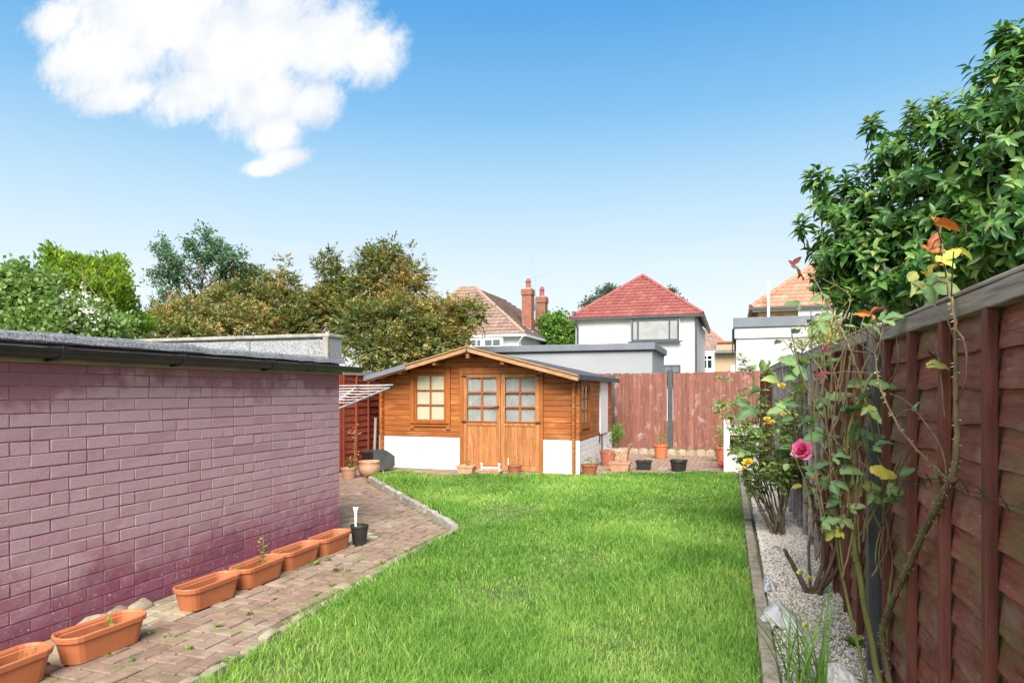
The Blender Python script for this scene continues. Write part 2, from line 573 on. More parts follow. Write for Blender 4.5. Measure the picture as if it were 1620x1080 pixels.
M['feather'] = pm('red_brown_feather_board', (0.22, 0.086, 0.062), (0.295, 0.135, 0.10), 2.0, stretch=(9, 2, 1), rand=0.17, bump=0.3, bscale=14, rough=0.8,
                  grain=((0.19, 0.065, 0.045), 3, (26, 3, 1.1), 0.55),
                  layers=[((0.64, 0.52, 0.46), 2.6, 0.57, 0.70, 0.55, (1.3, 1, 1)), ((0.56, 0.43, 0.36), 9, 0.56, 0.68, 0.5, (3, 1, 0.5))])
M['post'] = pm('dark_grey_metal_post', (0.055, 0.06, 0.065), (0.085, 0.09, 0.095), 6, stretch=(3, 3, 1), rand=0.06, bump=0.15, rough=0.6, spec=0.4,
               layers=[((0.14, 0.14, 0.12), 6, 0.6, 0.75, 0.4, (2, 2, 1))])
M['grey_plank'] = pm('grey_plank', (0.25, 0.22, 0.18), (0.36, 0.32, 0.27), 3, stretch=(8, 8, 1), rand=0.05, bump=0.3)
# paving
PAVE_L = [((0.12, 0.10, 0.08), 9, 0.50, 0.68, 0.6, (1, 1, 1)), ((0.40, 0.34, 0.26), 2.0, 0.5, 0.7, 0.5, (1, 1, 1)), ((0.22, 0.23, 0.06), 4.5, 0.55, 0.68, 0.6, (1, 1, 1)), ((0.52, 0.46, 0.38), 30, 0.64, 0.74, 0.5, (1, 1, 1))]
M['paver'] = pm('pink_block_paver', (0.22, 0.142, 0.100), (0.305, 0.215, 0.152), 10, rand=0.11, bump=0.8, bscale=90, rough=0.92, layers=PAVE_L, hue=0.012)
M['paver_cream'] = pm('cream_block_paver', (0.32, 0.26, 0.17), (0.46, 0.385, 0.27), 9, rand=0.12, bump=0.8, bscale=90, rough=0.92,
                      layers=[((0.20, 0.17, 0.11), 6, 0.55, 0.72, 0.55, (1, 1, 1)), ((0.30, 0.22, 0.16), 3, 0.55, 0.7, 0.4, (1, 1, 1))])
M['sand'] = pm('mossy_jointing_sand', (0.12, 0.098, 0.06), (0.22, 0.18, 0.115), 12, rand=0, bump=0.9, bscale=120, rough=1.0,
               layers=[((0.15, 0.17, 0.04), 2.8, 0.46, 0.60, 0.75, (1, 1, 1))])
M['soil'] = pm('soil', (0.035, 0.026, 0.018), (0.075, 0.055, 0.038), 30, rand=0, bump=1.0, bscale=90, bdist=0.01, rough=1.0)
M['turf'] = pm('turf_soil', (0.06, 0.085, 0.022), (0.10, 0.16, 0.035), 6, rand=0, bump=0.8, bscale=50, rough=1.0)
M['field'] = pm('rough_ground', (0.10, 0.12, 0.05), (0.16, 0.17, 0.08), 0.6, rand=0, bump=0.4, rough=1.0)
M['bed'] = pm('gravel_bed_base', (0.36, 0.33, 0.29), (0.52, 0.49, 0.44), 60, rand=0, bump=1.0, bscale=120, bdist=0.008, rough=1.0,
              layers=[((0.20, 0.16, 0.11), 5, 0.54, 0.66, 0.7, (1, 1, 1))])
# pots
M['terra'] = pm('terracotta_plastic', (0.47, 0.145, 0.058), (0.54, 0.18, 0.078), 5, rand=0.07, bump=0.06, rough=0.48, spec=0.4,
                layers=[((0.30, 0.11, 0.05), 9, 0.60, 0.78, 0.4, (1, 1, 1)), ((0.62, 0.34, 0.22), 6, 0.60, 0.8, 0.3, (1, 1, 1))])
M['clay'] = pm('pale_clay', (0.43, 0.22, 0.13), (0.55, 0.33, 0.22), 10, rand=0.12, bump=0.3, rough=0.85,
               layers=[((0.62, 0.52, 0.42), 8, 0.55, 0.72, 0.5, (1, 1, 1)), ((0.30, 0.14, 0.08), 6, 0.58, 0.72, 0.5, (1, 1, 1))])
M['clay_red'] = pm('red_clay', (0.33, 0.105, 0.055), (0.42, 0.15, 0.085), 8, rand=0.08, bump=0.2, rough=0.7)
M['blackplastic'] = pm('black_plastic', (0.016, 0.016, 0.017), (0.03, 0.03, 0.031), 9, rand=0.1, bump=0.1, rough=0.5, spec=0.45)
M['tvplastic'] = pm('charcoal_plastic', (0.06, 0.063, 0.068), (0.09, 0.094, 0.10), 7, rand=0, bump=0.1, rough=0.45, spec=0.45,
                    layers=[((0.15, 0.15, 0.14), 5, 0.58, 0.75, 0.4, (1, 1, 1))])
M['screen'] = pm('dark_tube_glass', (0.012, 0.013, 0.014), (0.02, 0.021, 0.022), 4, rand=0, bump=0, rough=0.12, spec=0.6)
M['sheet'] = pm('white_plastic_sheeting', (0.42, 0.42, 0.42), (0.58, 0.58, 0.57), 8, rand=0.04, bump=0.4, bscale=22, rough=0.4, spec=0.5,
                layers=[((0.42, 0.38, 0.32), 9, 0.60, 0.75, 0.5, (1, 1, 1))])
M['alu'] = pm('grey_aluminium', (0.30, 0.31, 0.32), (0.42, 0.43, 0.44), 9, rand=0.04, bump=0.05, rough=0.4, spec=0.5)
M['cordwhite'] = pm('white_line', (0.66, 0.66, 0.63), (0.8, 0.8, 0.78), 9, rand=0.04, bump=0)
M['pinkball'] = pm('pink_rubber', (0.5, 0.04, 0.09), (0.58, 0.06, 0.12), 9, rand=0.04, bump=0.1, rough=0.5)
# buildings
M['render_white'] = pm('white_render', (0.58, 0.585, 0.60), (0.63, 0.635, 0.65), 0.8, rand=0, bump=0.15, bscale=30, rough=0.85,
                       layers=[((0.49, 0.49, 0.50), 0.7, 0.52, 0.72, 0.5, (1, 1, .3))])
M['render_grey'] = pm('grey_render', (0.315, 0.325, 0.34), (0.35, 0.36, 0.375), 0.8, rand=0, bump=0.1, bscale=30, rough=0.85,
                      layers=[((0.27, 0.28, 0.295), 0.6, 0.50, 0.75, 0.5, (1, 1, .5))])
M['render_pale'] = pm('pale_grey_render', (0.45, 0.45, 0.46), (0.50, 0.50, 0.51), 0.8, rand=0, bump=0.1, bscale=30, rough=0.85,
                      layers=[((0.40, 0.40, 0.41), 0.7, 0.52, 0.75, 0.5, (1, 1, .3))])
M['lead'] = pm('grey_roof_trim', (0.15, 0.165, 0.19), (0.19, 0.205, 0.23), 2, rand=0, bump=0.1, rough=0.55, spec=0.4,
               layers=[((0.22, 0.24, 0.26), 1.5, 0.5, 0.7, 0.4, (1, 1, 1))])
M['anthracite'] = pm('anthracite_frame', (0.06, 0.068, 0.08), (0.08, 0.09, 0.10), 4, rand=0, bump=0, rough=0.45, spec=0.4)
M['upvc'] = pm('white_window_frame', (0.76, 0.76, 0.76), (0.80, 0.80, 0.80), 4, rand=0, bump=0, rough=0.4)


def tile_mat(name, stops, lichen=None):
    m, t, b = base_mat(name, 0.85, 0.2)
    at = t.add('ShaderNodeAttribute', attribute_name='rnd')
    rp = t.add('ShaderNodeValToRGB')
    el = rp.color_ramp.elements
    while len(el) < len(stops):
        el.new(0.5)
    for e, (pos, c) in zip(el, stops):
        e.position = pos
        e.color = (*c, 1)
    t.l.new(at.outputs['Fac'], rp.inputs[0])
    p = world_pos(t)
    n = t.noise(p, 2.5, 6, 0.65)
    col = t.mix(t.math('MULTIPLY', t.step(n, 0.5, 0.75), 0.35), rp.outputs[0], (0.2, 0.11, 0.09))
    if lichen:
        sp = t.add('ShaderNodeSeparateXYZ')
        t.l.new(p, sp.inputs[0])
        lm = t.math('MULTIPLY', t.step(sp.outputs[2], lichen[0], lichen[1]), t.step(t.noise(p, 3, 5, 0.7), 0.45, 0.65))
        col = t.mix(lm, col, (0.42, 0.22, 0.07))
    t.put(b.inputs['Base Color'], col)
    return m


M['tile_red'] = tile_mat('red_concrete_tile', [(0, (0.215, 0.062, 0.055)), (0.6, (0.265, 0.088, 0.078)), (1, (0.33, 0.135, 0.12))])
M['tile_brown'] = tile_mat('weathered_brown_tile', [(0, (0.20, 0.13, 0.105)), (0.6, (0.29, 0.20, 0.165)), (1, (0.36, 0.26, 0.215))], (8.0, 8.6))
M['tile_orange'] = tile_mat('pale_orange_tile', [(0, (0.42, 0.16, 0.10)), (0.6, (0.55, 0.24, 0.16)), (1, (0.62, 0.33, 0.24))])
M['ridge_red'] = pm('red_ridge_tile', (0.27, 0.075, 0.068), (0.35, 0.115, 0.10), 3, rand=0, bump=0.2)
M['ridge_brown'] = pm('brown_ridge_tile', (0.26, 0.18, 0.14), (0.38, 0.26, 0.18), 3, rand=0, bump=0.2)
M['ridge_orange'] = pm('orange_ridge_tile', (0.45, 0.19, 0.12), (0.56, 0.27, 0.18), 3, rand=0, bump=0.2)


def brickwall_mat(name, c1, c2, mortar, sx=1.0, wob=0.2):
    m, t, b = base_mat(name, 0.9, 0.2)
    p = world_pos(t)
    sp = t.add('ShaderNodeSeparateXYZ')
    t.l.new(p, sp.inputs[0])
    cm = t.add('ShaderNodeCombineXYZ')
    t.l.new(t.math('ADD', sp.outputs[0], sp.outputs[1]), cm.inputs[0])
    t.l.new(sp.outputs[2], cm.inputs[1])
    br = t.add('ShaderNodeTexBrick')
    t.l.new(cm.outputs[0], br.inputs['Vector'])
    br.inputs['Scale'].default_value = 1.0
    br.inputs['Brick Width'].default_value = 0.225
    br.inputs['Row Height'].default_value = 0.075
    br.inputs['Mortar Size'].default_value = 0.008
    br.inputs['Color1'].default_value = (*c1, 1)
    br.inputs['Color2'].default_value = (*c2, 1)
    br.inputs['Mortar'].default_value = (*mortar, 1)
    n = t.noise(p, 2.2, 6, 0.65)
    col = t.mix(t.math('MULTIPLY', t.step(n, 0.4, 0.7), wob), br.outputs['Color'], (0.12, 0.07, 0.05))
    t.put(b.inputs['Base Color'], col)
    return m


M['chimney'] = brickwall_mat('red_stock_brick', (0.36, 0.115, 0.07), (0.27, 0.085, 0.05), (0.30, 0.22, 0.18), wob=0.45)
M['stock'] = brickwall_mat('yellow_stock_brick', (0.50, 0.35, 0.20), (0.42, 0.29, 0.165), (0.52, 0.45, 0.34))

# foliage
M['grass'] = leaf_mat('grass_blade', [(0, (0.100, 0.22, 0.038)), (0.35, (0.185, 0.37, 0.062)), (0.72, (0.315, 0.50, 0.10)), (0.93, (0.48, 0.60, 0.18)), (1, (0.62, 0.56, 0.28))],
                      0.6, 0.4, 0.2, patch=(1.5, 1.1))
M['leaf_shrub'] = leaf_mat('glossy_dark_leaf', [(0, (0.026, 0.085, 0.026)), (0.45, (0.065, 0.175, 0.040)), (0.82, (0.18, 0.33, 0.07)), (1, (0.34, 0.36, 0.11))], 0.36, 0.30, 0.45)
M['leaf_bright'] = leaf_mat('yellow_green_leaf', [(0, (0.09, 0.19, 0.02)), (0.5, (0.20, 0.34, 0.028)), (1, (0.38, 0.48, 0.05))], 0.5, 0.4, 0.3)
M['leaf_mid'] = leaf_mat('mid_green_leaf', [(0, (0.085, 0.16, 0.04)), (0.5, (0.19, 0.31, 0.085)), (1, (0.34, 0.45, 0.17))], 0.5, 0.35, 0.3)
M['leaf_blue'] = leaf_mat('blue_green_leaf', [(0, (0.05, 0.12, 0.06)), (0.5, (0.10, 0.20, 0.105)), (1, (0.20, 0.31, 0.17))], 0.5, 0.3, 0.3)
M['leaf_con'] = leaf_mat('bronze_green_spray', [(0, (0.10, 0.145, 0.042)), (0.34, (0.20, 0.245, 0.075)), (0.55, (0.35, 0.30, 0.10)), (0.8, (0.48, 0.315, 0.12)), (1, (0.60, 0.42, 0.19))], 0.7, 0.2, 0.2)
M['leaf_green'] = leaf_mat('fresh_green_leaf', [(0, (0.07, 0.15, 0.03)), (0.5, (0.15, 0.30, 0.05)), (1, (0.28, 0.43, 0.10))], 0.5, 0.38, 0.3)
M['leaf_far'] = leaf_mat('grey_green_leaf', [(0, (0.07, 0.10, 0.07)), (1, (0.15, 0.19, 0.12))], 0.6, 0.2, 0.2)
M['leaf_varieg'] = leaf_mat('yellow_variegated_leaf', [(0, (0.20, 0.27, 0.05)), (0.5, (0.48, 0.50, 0.14)), (1, (0.70, 0.68, 0.36))], 0.5, 0.35, 0.3)
M['leaf_rose'] = leaf_mat('rose_leaf', [(0, (0.075, 0.165, 0.085)), (0.4, (0.13, 0.24, 0.10)), (0.72, (0.30, 0.40, 0.15)), (0.9, (0.48, 0.48, 0.12)), (1, (0.60, 0.48, 0.06))], 0.55, 0.35, 0.35)
M['leaf_red'] = leaf_mat('bronze_new_leaf', [(0, (0.16, 0.025, 0.035)), (0.45, (0.30, 0.06, 0.03)), (0.75, (0.52, 0.15, 0.02)), (1, (0.45, 0.28, 0.07))], 0.45, 0.35, 0.35)
M['leaf_weed'] = leaf_mat('weed_leaf', [(0, (0.11, 0.21, 0.03)), (1, (0.30, 0.42, 0.07))], 0.5, 0.35, 0.3)
M['leaf_dry'] = leaf_mat('dry_leaf', [(0, (0.35, 0.24, 0.12)), (1, (0.58, 0.46, 0.27))], 0.7, 0.25, 0.2)
M['petal_white'] = leaf_mat('white_petal', [(0, (0.72, 0.72, 0.66)), (1, (0.85, 0.85, 0.82))], 0.6, 0.3, 0.2)
M['petal_pink'] = leaf_mat('pink_petal', [(0, (0.58, 0.045, 0.20)), (0.6, (0.74, 0.14, 0.36)), (1, (0.82, 0.34, 0.52))], 0.55, 0.3, 0.25)
M['petal_yellow'] = leaf_mat('yellow_petal', [(0, (0.72, 0.42, 0.02)), (0.6, (0.80, 0.62, 0.06)), (1, (0.84, 0.75, 0.30))], 0.55, 0.3, 0.25)
M['bark'] = pm('bark', (0.07, 0.05, 0.035), (0.14, 0.105, 0.075), 14, stretch=(1, 1, .3), rand=0.1, bump=0.8, rough=0.95)
M['cane_old'] = pm('old_rose_cane', (0.115, 0.082, 0.048), (0.20, 0.15, 0.088), 25, stretch=(1, 1, .3), rand=0.1, bump=0.5, rough=0.85,
                   layers=[((0.20, 0.19, 0.06), 12, 0.5, 0.65, 0.7, (1, 1, 1))])
M['cane_green'] = pm('green_rose_cane', (0.13, 0.145, 0.040), (0.22, 0.22, 0.07), 18, stretch=(1, 1, .3), rand=0.1, bump=0.3, rough=0.6,
                     layers=[((0.20, 0.12, 0.06), 14, 0.55, 0.68, 0.6, (1, 1, 1))])
M['cane_brown'] = pm('brown_rose_cane', (0.085, 0.055, 0.035), (0.15, 0.10, 0.065), 25, stretch=(1, 1, .3), rand=0.12, bump=0.4, rough=0.8)
M['thorn'] = pm('pale_thorn', (0.40, 0.33, 0.20), (0.5, 0.42, 0.28), 20, rand=0, bump=0)


def stone_mat():
    m, t, b = base_mat('white_gravel', 0.8, 0.3)
    at = t.add('ShaderNodeAttribute', attribute_name='rnd')
    rp = t.add('ShaderNodeValToRGB')
    el = rp.color_ramp.elements
    while len(el) < 5:
        el.new(0.5)
    for e, (pos, c) in zip(el, [(0, (0.22, 0.16, 0.11)), (0.2, (0.42, 0.35, 0.27)), (0.5, (0.60, 0.54, 0.45)), (0.85, (0.72, 0.67, 0.59)), (1, (0.80, 0.77, 0.71))]):
        e.position = pos
        e.color = (*c, 1)
    t.l.new(at.outputs['Fac'], rp.inputs[0])
    t.l.new(rp.outputs[0], b.inputs['Base Color'])
    return m


M['gravel'] = stone_mat()

# ================================================================== SETTING
def sheet(name, poly, z, mat, label=None, sub=0):
    mb = MB()
    mb.add([(p[0], p[1], z) for p in poly], [tuple(range(len(poly)))])
    o = mb.build(name, mat)
    o['kind'] = 'structure'
    if label:
        o['label'] = label
    return o


def fence_x(y):                     # the boundary fence runs very slightly out of square
    return 0.78 - 0.014 * y


sheet('ground', [(-1500, -1500), (1500, -1500), (1500, 1500), (-1500, 1500)], -0.03, M['field'], 'rough open ground around the gardens')
path = sheet('path', [(-6.4, -2.0), (0.84, -2.0), (0.56, 15.1), (-6.4, 15.1)], 0.0, M['sand'], 'mossy block paved path and patio')

LAWN = [(0.12, -1.5), (0.13, 3.4), (0.10, 6.5), (0.055, 11.85), (-0.55, 11.80), (-0.95, 11.52), (-1.75, 11.22), (-2.15, 10.72), (-2.45, 10.32), (-3.6, 10.20), (-4.6, 10.06),
        (-5.2, 9.95), (-5.52, 9.66), (-5.40, 9.30), (-5.20, 9.10), (-2.56, 6.23), (-2.50, 4.5), (-2.42, 3.4), (-2.36, 2.6), (-2.3, -1.5)]
lawn = MB()
lawn.add([(p[0], p[1], 0.022) for p in LAWN], [tuple(range(len(LAWN)))])
o = lawn.build('lawn', M['turf'])
tag(o, 'bright green lawn between the path and the gravel bed', kind='structure')


def inside(px, py, poly):
    px = np.asarray(px)
    py = np.asarray(py)
    res = np.zeros(px.shape, bool)
    n = len(poly)
    for i in range(n):
        x0, y0 = poly[i]
        x1, y1 = poly[(i + 1) % n]
        if y0 == y1:
            continue
        c = ((y0 > py) != (y1 > py)) & (px < (x1 - x0) * (py - y0) / (y1 - y0) + x0)
        res ^= c
    return res


def vnoise(x, y, f, seed=0):
    """cheap smooth field built from a few sines"""
    r = np.random.default_rng(seed)
    v = np.zeros_like(x)
    for k in range(7):
        a = r.uniform(0, 6.28)
        ff = f * r.uniform(0.5, 1.7)
        v += np.sin(x * ff * math.cos(a) + y * ff * math.sin(a) + r.uniform(0, 6.28))
    return v / 7 * 1.6


# ---- grass: too many blades to count
def make_grass():
    xs, ys = [], []
    for y0, y1, dens in ((-0.5, 2.3, 1600), (2.3, 4.2, 11500), (4.2, 6.2, 8000), (6.2, 8.2, 5200), (8.2, 12.0, 4000)):
        n = int((y1 - y0) * 5.8 * dens)
        x = rng.uniform(-5.65, 0.15, n)
        y = rng.uniform(y0, y1, n)
        k = inside(x, y, LAWN)
        xs.append(x[k])
        ys.append(y[k])
    x = np.concatenate(xs)
    y = np.concatenate(ys)
    clump = vnoise(x, y, 5.0, 3)
    keep = rng.random(len(x)) < 0.78 + 0.3 * clump + 0.10 * vnoise(x, y, 2.3, 12)
    x, y, clump = x[keep], y[keep], clump[keep]
    N = len(x)
    big = vnoise(x, y, 1.6, 4)
    dist = np.hypot(x, y)
    h = (0.050 + 0.026 * clump + 0.020 * big) * rng.uniform(0.6, 1.35, N)
    edge = np.minimum(np.abs(y - 10.2), 3) < 0.4
    h[edge] *= 1.25
    # long fringe hanging over the edging on the path side
    fr_ = (x < np.interp(y, [0, 2.6, 4.5, 6.2], [-2.29, -2.37, -2.46, -2.52])) & (y < 6.2)
    h[fr_] *= 1.45
    tall = rng.random(N) < 0.04
    h[tall] *= 1.55
    h = np.clip(h, 0.02, 0.15)
    wd = 0.0021 * np.clip(dist / 3.6, 1, 3.0) * rng.uniform(0.7, 1.4, N)
    ang = rng.uniform(0, 2 * math.pi, N)
    lean_a = 2.2 * vnoise(x, y, 1.3, 9) + rng.normal(0, 1.9, N)
    lean = np.abs(rng.normal(0.35, 0.42, N)) + 0.08
    lean_a[fr_] = math.pi + rng.normal(0, .8, int(fr_.sum()))
    lean[fr_] += .45
    lx, ly = np.cos(lean_a) * lean * h, np.sin(lean_a) * lean * h
    sx, sy = np.cos(ang) * wd, np.sin(ang) * wd
    z0 = np.full(N, 0.015)
    V = np.empty((N, 5, 3), np.float32)
    V[:, 0] = np.stack([x - sx, y - sy, z0], 1)
    V[:, 1] = np.stack([x + sx, y + sy, z0], 1)
    V[:, 2] = np.stack([x + sx * .8 + lx * .35, y + sy * .8 + ly * .35, z0 + h * .6], 1)
    V[:, 3] = np.stack([x - sx * .8 + lx * .35, y - sy * .8 + ly * .35, z0 + h * .6], 1)
    V[:, 4] = np.stack([x + lx, y + ly, z0 + h * (1 - 0.12 * lean)], 1)
    b = np.arange(N)[:, None] * 5
    q = b + np.array([[0, 1, 2, 3]])
    t = b + np.array([[3, 2, 4]])
    rv = np.clip(0.44 + rng.normal(0, 0.17, N) + 0.17 * big - 0.10 * clump - 0.12 * vnoise(x, y, 3.1, 21), 0, 0.93)
    rv[rng.random(N) < 0.03] = 1.0
    me = np_mesh('grass', V.reshape(-1, 3), q, t, np.repeat(rv, 5))
    o = link_mesh('grass', me, M['grass'])
    tag(o, 'long bright green grass covering the lawn', 'grass', kind='stuff')


make_grass()

# ---- gravel bed along the fence
bed = MB()
ny = 60
for i in range(ny + 1):
    y = -1.0 + i * 13.0 / ny
    for k in range(5):
        x = 0.215 + (fence_x(y) + 0.03 - 0.215) * k / 4
        bed.v.append((x, y, 0.022 + 0.02 * math.sin(y * 1.7 + k) * math.sin(k * 1.1 + y * .6)))
for i in range(ny):
    for k in range(4):
        a = i * 5 + k
        bed.f.append((a, a + 1, a + 6, a + 5))
o = bed.build('gravel_bed', M['bed'], smooth=True)
tag(o, 'pale gravel bed below the fence', kind='structure')


def make_gravel():
    ico = np.array([[1, 0, 0], [-1, 0, 0], [0, 1, 0], [0, -1, 0], [0, 0, 1], [0, 0, -1]], float)
    fc = np.array([[0, 2, 4], [2, 1, 4], [1, 3, 4], [3, 0, 4], [2, 0, 5], [1, 2, 5], [3, 1, 5], [0, 3, 5]])
    ys = np.concatenate([rng.uniform(0.5, 3, 2500), rng.uniform(3, 7.2, 15000), rng.uniform(7.2, 11.9, 6500)])
    N = len(ys)
    xs = 0.22 + rng.random(N) * (0.78 - 0.014 * ys - 0.24)
    s = rng.uniform(0.0045, 0.0105, N) * np.clip(ys / 5.0, 0.9, 1.6)
    z = 0.03 + 0.02 * np.sin(ys * 1.7 + (xs - .21) * 7) * np.sin((xs - .21) * 7.7 + ys * .6) + rng.uniform(-.002, .006, N)
    sc = s[:, None, None] * (ico[None] * rng.uniform(0.6, 1.35, (N, 6, 1)))
    a = rng.uniform(0, 6.28, N)
    b = rng.uniform(-.7, .7, N)
    ca, sa, cb, sb = np.cos(a), np.sin(a), np.cos(b), np.sin(b)
    X, Y, Z = sc[..., 0], sc[..., 1], sc[..., 2]
    X, Z = X * cb[:, None] + Z * sb[:, None], -X * sb[:, None] + Z * cb[:, None]
    X, Y = X * ca[:, None] - Y * sa[:, None], X * sa[:, None] + Y * ca[:, None]
    V = np.stack([X + xs[:, None], Y + ys[:, None], Z + z[:, None]], 2).reshape(-1, 3)
    F = (np.arange(N)[:, None, None] * 6 + fc[None]).reshape(-1, 3)
    me = np_mesh('gravel', V, None, F, np.repeat(np.clip(rng.normal(.6, .25, N), 0, 1), 6))
    o = link_mesh('gravel', me, M['gravel'])
    tag(o, 'small white and beige stones strewn over the bed', 'gravel', kind='stuff')


make_gravel()

# ---- concrete kerb between lawn and gravel bed, cast in lengths
kerb = bpy.data.objects.new('kerb', None)
COL.objects.link(kerb)
ORG[kerb] = Vector((0, 0, 0))
tag(kerb, 'low concrete kerb between the lawn and the gravel bed', kind='structure')
for i in range(14):
    y0, y1 = -0.9 + i * 0.92, -0.9 + (i + 1) * 0.92 - 0.012
    if y1 > 11.95:
        y1 = 11.95
    f = lambda y: 0.125 - max(0, y - 4) * 0.0062 + R.uniform(-.004, .004)
    a, b = f(y0), f(y1)
    mb = MB()
    h = 0.068 + R.uniform(-.01, .01)
    mb.add([(a, y0, -.02), (a + .085, y0, -.02), (b + .085, y1, -.02), (b, y1, -.02), (a + .006, y0, h), (a + .078, y0, h), (b + .078, y1, h), (b + .006, y1, h)],
           [(0, 3, 2, 1), (4, 5, 6, 7), (0, 1, 5, 4), (1, 2, 6, 5), (2, 3, 7, 6), (3, 0, 4, 7)])
    mb.build('kerb_stone', M['edging'], kerb, bev=0.006)

# ---- scalloped edging on the path side of the lawn and the straight kerb across the corner
edge = bpy.data.objects.new('kerb', None)
COL.objects.link(edge)
ORG[edge] = Vector((0, 0, 0))
tag(edge, 'scalloped concrete edging between the brick path and the lawn', kind='structure')


def scallop_mesh(w, h, t):
    mb = MB()
    prof = [(-w / 2, -0.03), (w / 2, -0.03)] + [(w / 2 * math.cos(a), h * 0.62 + h * 0.38 * math.sin(a)) for a in [math.pi * k / 8 for k in range(9)]]
    mb.prism_x(prof, -t / 2, t / 2)
    return mb.mesh('scallop', (0, 0, 0), bev=0.006)


sc_me = scallop_mesh(0.150, 0.042, 0.055)
sc_me.materials.append(M['edging'])


def along(p, q, step):
    p, q = Vector(p), Vector(q)
    n = int((q - p).length / step)
    return [p + (q - p) * ((k + .5) / n) for k in range(n)], math.atan2(-(q - p).x, (q - p).y)


for a, b in (((-2.34, 0.2, 0), (-2.44, 2.6, 0)), ((-2.44, 2.6, 0), (-2.555, 4.5, 0)), ((-2.555, 4.5, 0), (-2.615, 6.18, 0))):
    pts, ang = along(a, b, 0.152)
    for p in pts:
        s_ = link_mesh('scallop', sc_me, None, edge, loc=p + Vector((R.uniform(-.01, .01), 0, R.uniform(-.02, .006))))
        s_.rotation_euler = (0, R.uniform(-.16, .16), ang + R.uniform(-.05, .05))

kerb2 = bpy.data.objects.new('kerb', None)
COL.objects.link(kerb2)
ORG[kerb2] = Vector((0, 0, 0))
tag(kerb2, 'straight rough concrete kerb cutting across the corner of the lawn', kind='structure')
pts, ang = along((-2.62, 6.18, 0), (-5.36, 9.20, 0), 0.9)
for k, p in enumerate(pts):
    mb = MB()
    L = 0.445
    n = 10
    rings = []
    for i in range(n + 1):
        y = -L + 2 * L * i / n
        h = 0.075 + R.uniform(-.012, .012)
        wj = R.uniform(-.006, .006)
        rings.append([(-.045 + wj, y, -.03), (.045 + wj, y, -.03), (.038 + wj, y, h - .01), (.0 + wj, y, h), (-.036 + wj, y, h - .008)])
    mb.loft(rings)
    s_ = link_mesh('kerb_stone', mb.mesh('kerb_stone', (0, 0, 0), bev=0.0), M['concrete'], kerb2, loc=p)
    s_.rotation_euler = (0, 0, ang + R.uniform(-.012, .012))

# ---- block paving in a right-angled herringbone, cream courses at both sides
def in_frame(x, y, z=0):
    d = -_s * x + _c * y
    if d < 0.3:
        return False
    r = (_c * x + _s * y) / d * 1060 + 810
    v = 618 - (z - CAM_H) / d * 1060
    return -20 < r < 1640 and v < 1110


U = 0.1
pieces = []     # (x, y, horizontal?, cream?)


def pave_ok(x, y):
    if inside(np.array([x]), np.array([y]), LAWN_OUT)[0]:
        return False
    if -6.36 < x < -3.63 and y < 5.75:
        return False
    if -6.1 < x < -2.42 and 10.66 < y < 14.4:
        return False
    if x > 0.10 and y < 11.95:
        return False
    if y > 14.95 or x < -6.3 or x > fence_x(y) - 0.06:
        return False
    return True


LAWN_OUT = [(0.16, -2.5)] + [(0.16, 3.4), (0.16, 11.9), (-0.6, 11.9), (-1.0, 11.6), (-1.8, 11.3), (-2.2, 10.85), (-2.5, 10.42), (-3.6, 10.3), (-4.6, 10.16), (-5.3, 10.05), (-5.65, 9.7),
                             (-5.43, 9.20), (-2.66, 6.18), (-2.592, 4.5), (-2.475, 2.6), (-2.38, -2.5)]
for i in range(-64, 8):
    for j in range(2, 150):
        r = (i - j) % 4
        x, y = i * U, j * U
        if r == 0:
            c = (x + U, y + U / 2, True)
        elif r == 3:
            c = (x + U / 2, y + U, False)
        else:
            continue
        cx, cy, hz = c
        if cy < 5.9 and cx < -3.22:
            continue
        e = (0.09, 0.03) if hz else (0.03, 0.09)
        if all(pave_ok(cx + sx * e[0], cy + sy * e[1]) for sx in (-1, 1) for sy in (-1, 1)):
            pieces.append((cx, cy, hz, False))
for row in range(4):
    for j in range(0, 30):
        y = 0.3 + (j + (row % 2) * .5) * 0.2
        x = -3.575 + row * 0.1
        if y < 5.8:
            pieces.append((x, y, False, True))
# cut half-blocks close the ragged edge of the bond
cov = set()
for cx, cy, hz, cr in pieces:
    if not cr:
        i0, j0 = (round(cx / U - 1), round(cy / U - .5)) if hz else (round(cx / U - .5), round(cy / U - 1))
        cov |= {(i0, j0), (i0 + 1, j0) if hz else (i0, j0 + 1)}
halves = []
for i in range(-64, 8):
    for j in range(2, 150):
        cx, cy = (i + .5) * U, (j + .5) * U
        if (i, j) in cov or (cy < 5.9 and cx < -3.22):
            continue
        if all(pave_ok(cx + sx * .028, cy + sy * .028) for sx in (-1, 1) for sy in (-1, 1)):
            halves.append((cx, cy, None, (cx + cy * .037 < -2.0 and cy < 6.3 and R.random() < .25)))
pieces += halves


def paver_mesh(k):
    mb = MB()
    hx = .0955 if k < 4 else .0455
    mb.box(-hx, hx, -.0455, .0455, -.02, .014)
    me = mb.mesh('paver', (0, 0, 0), bev=0.005)
    for v in me.vertices:
        v.co.x += R.uniform(-.0015, .0015)
        v.co.y += R.uniform(-.0015, .0015)
        v.co.z += R.uniform(-.0012, .0012)
    return me


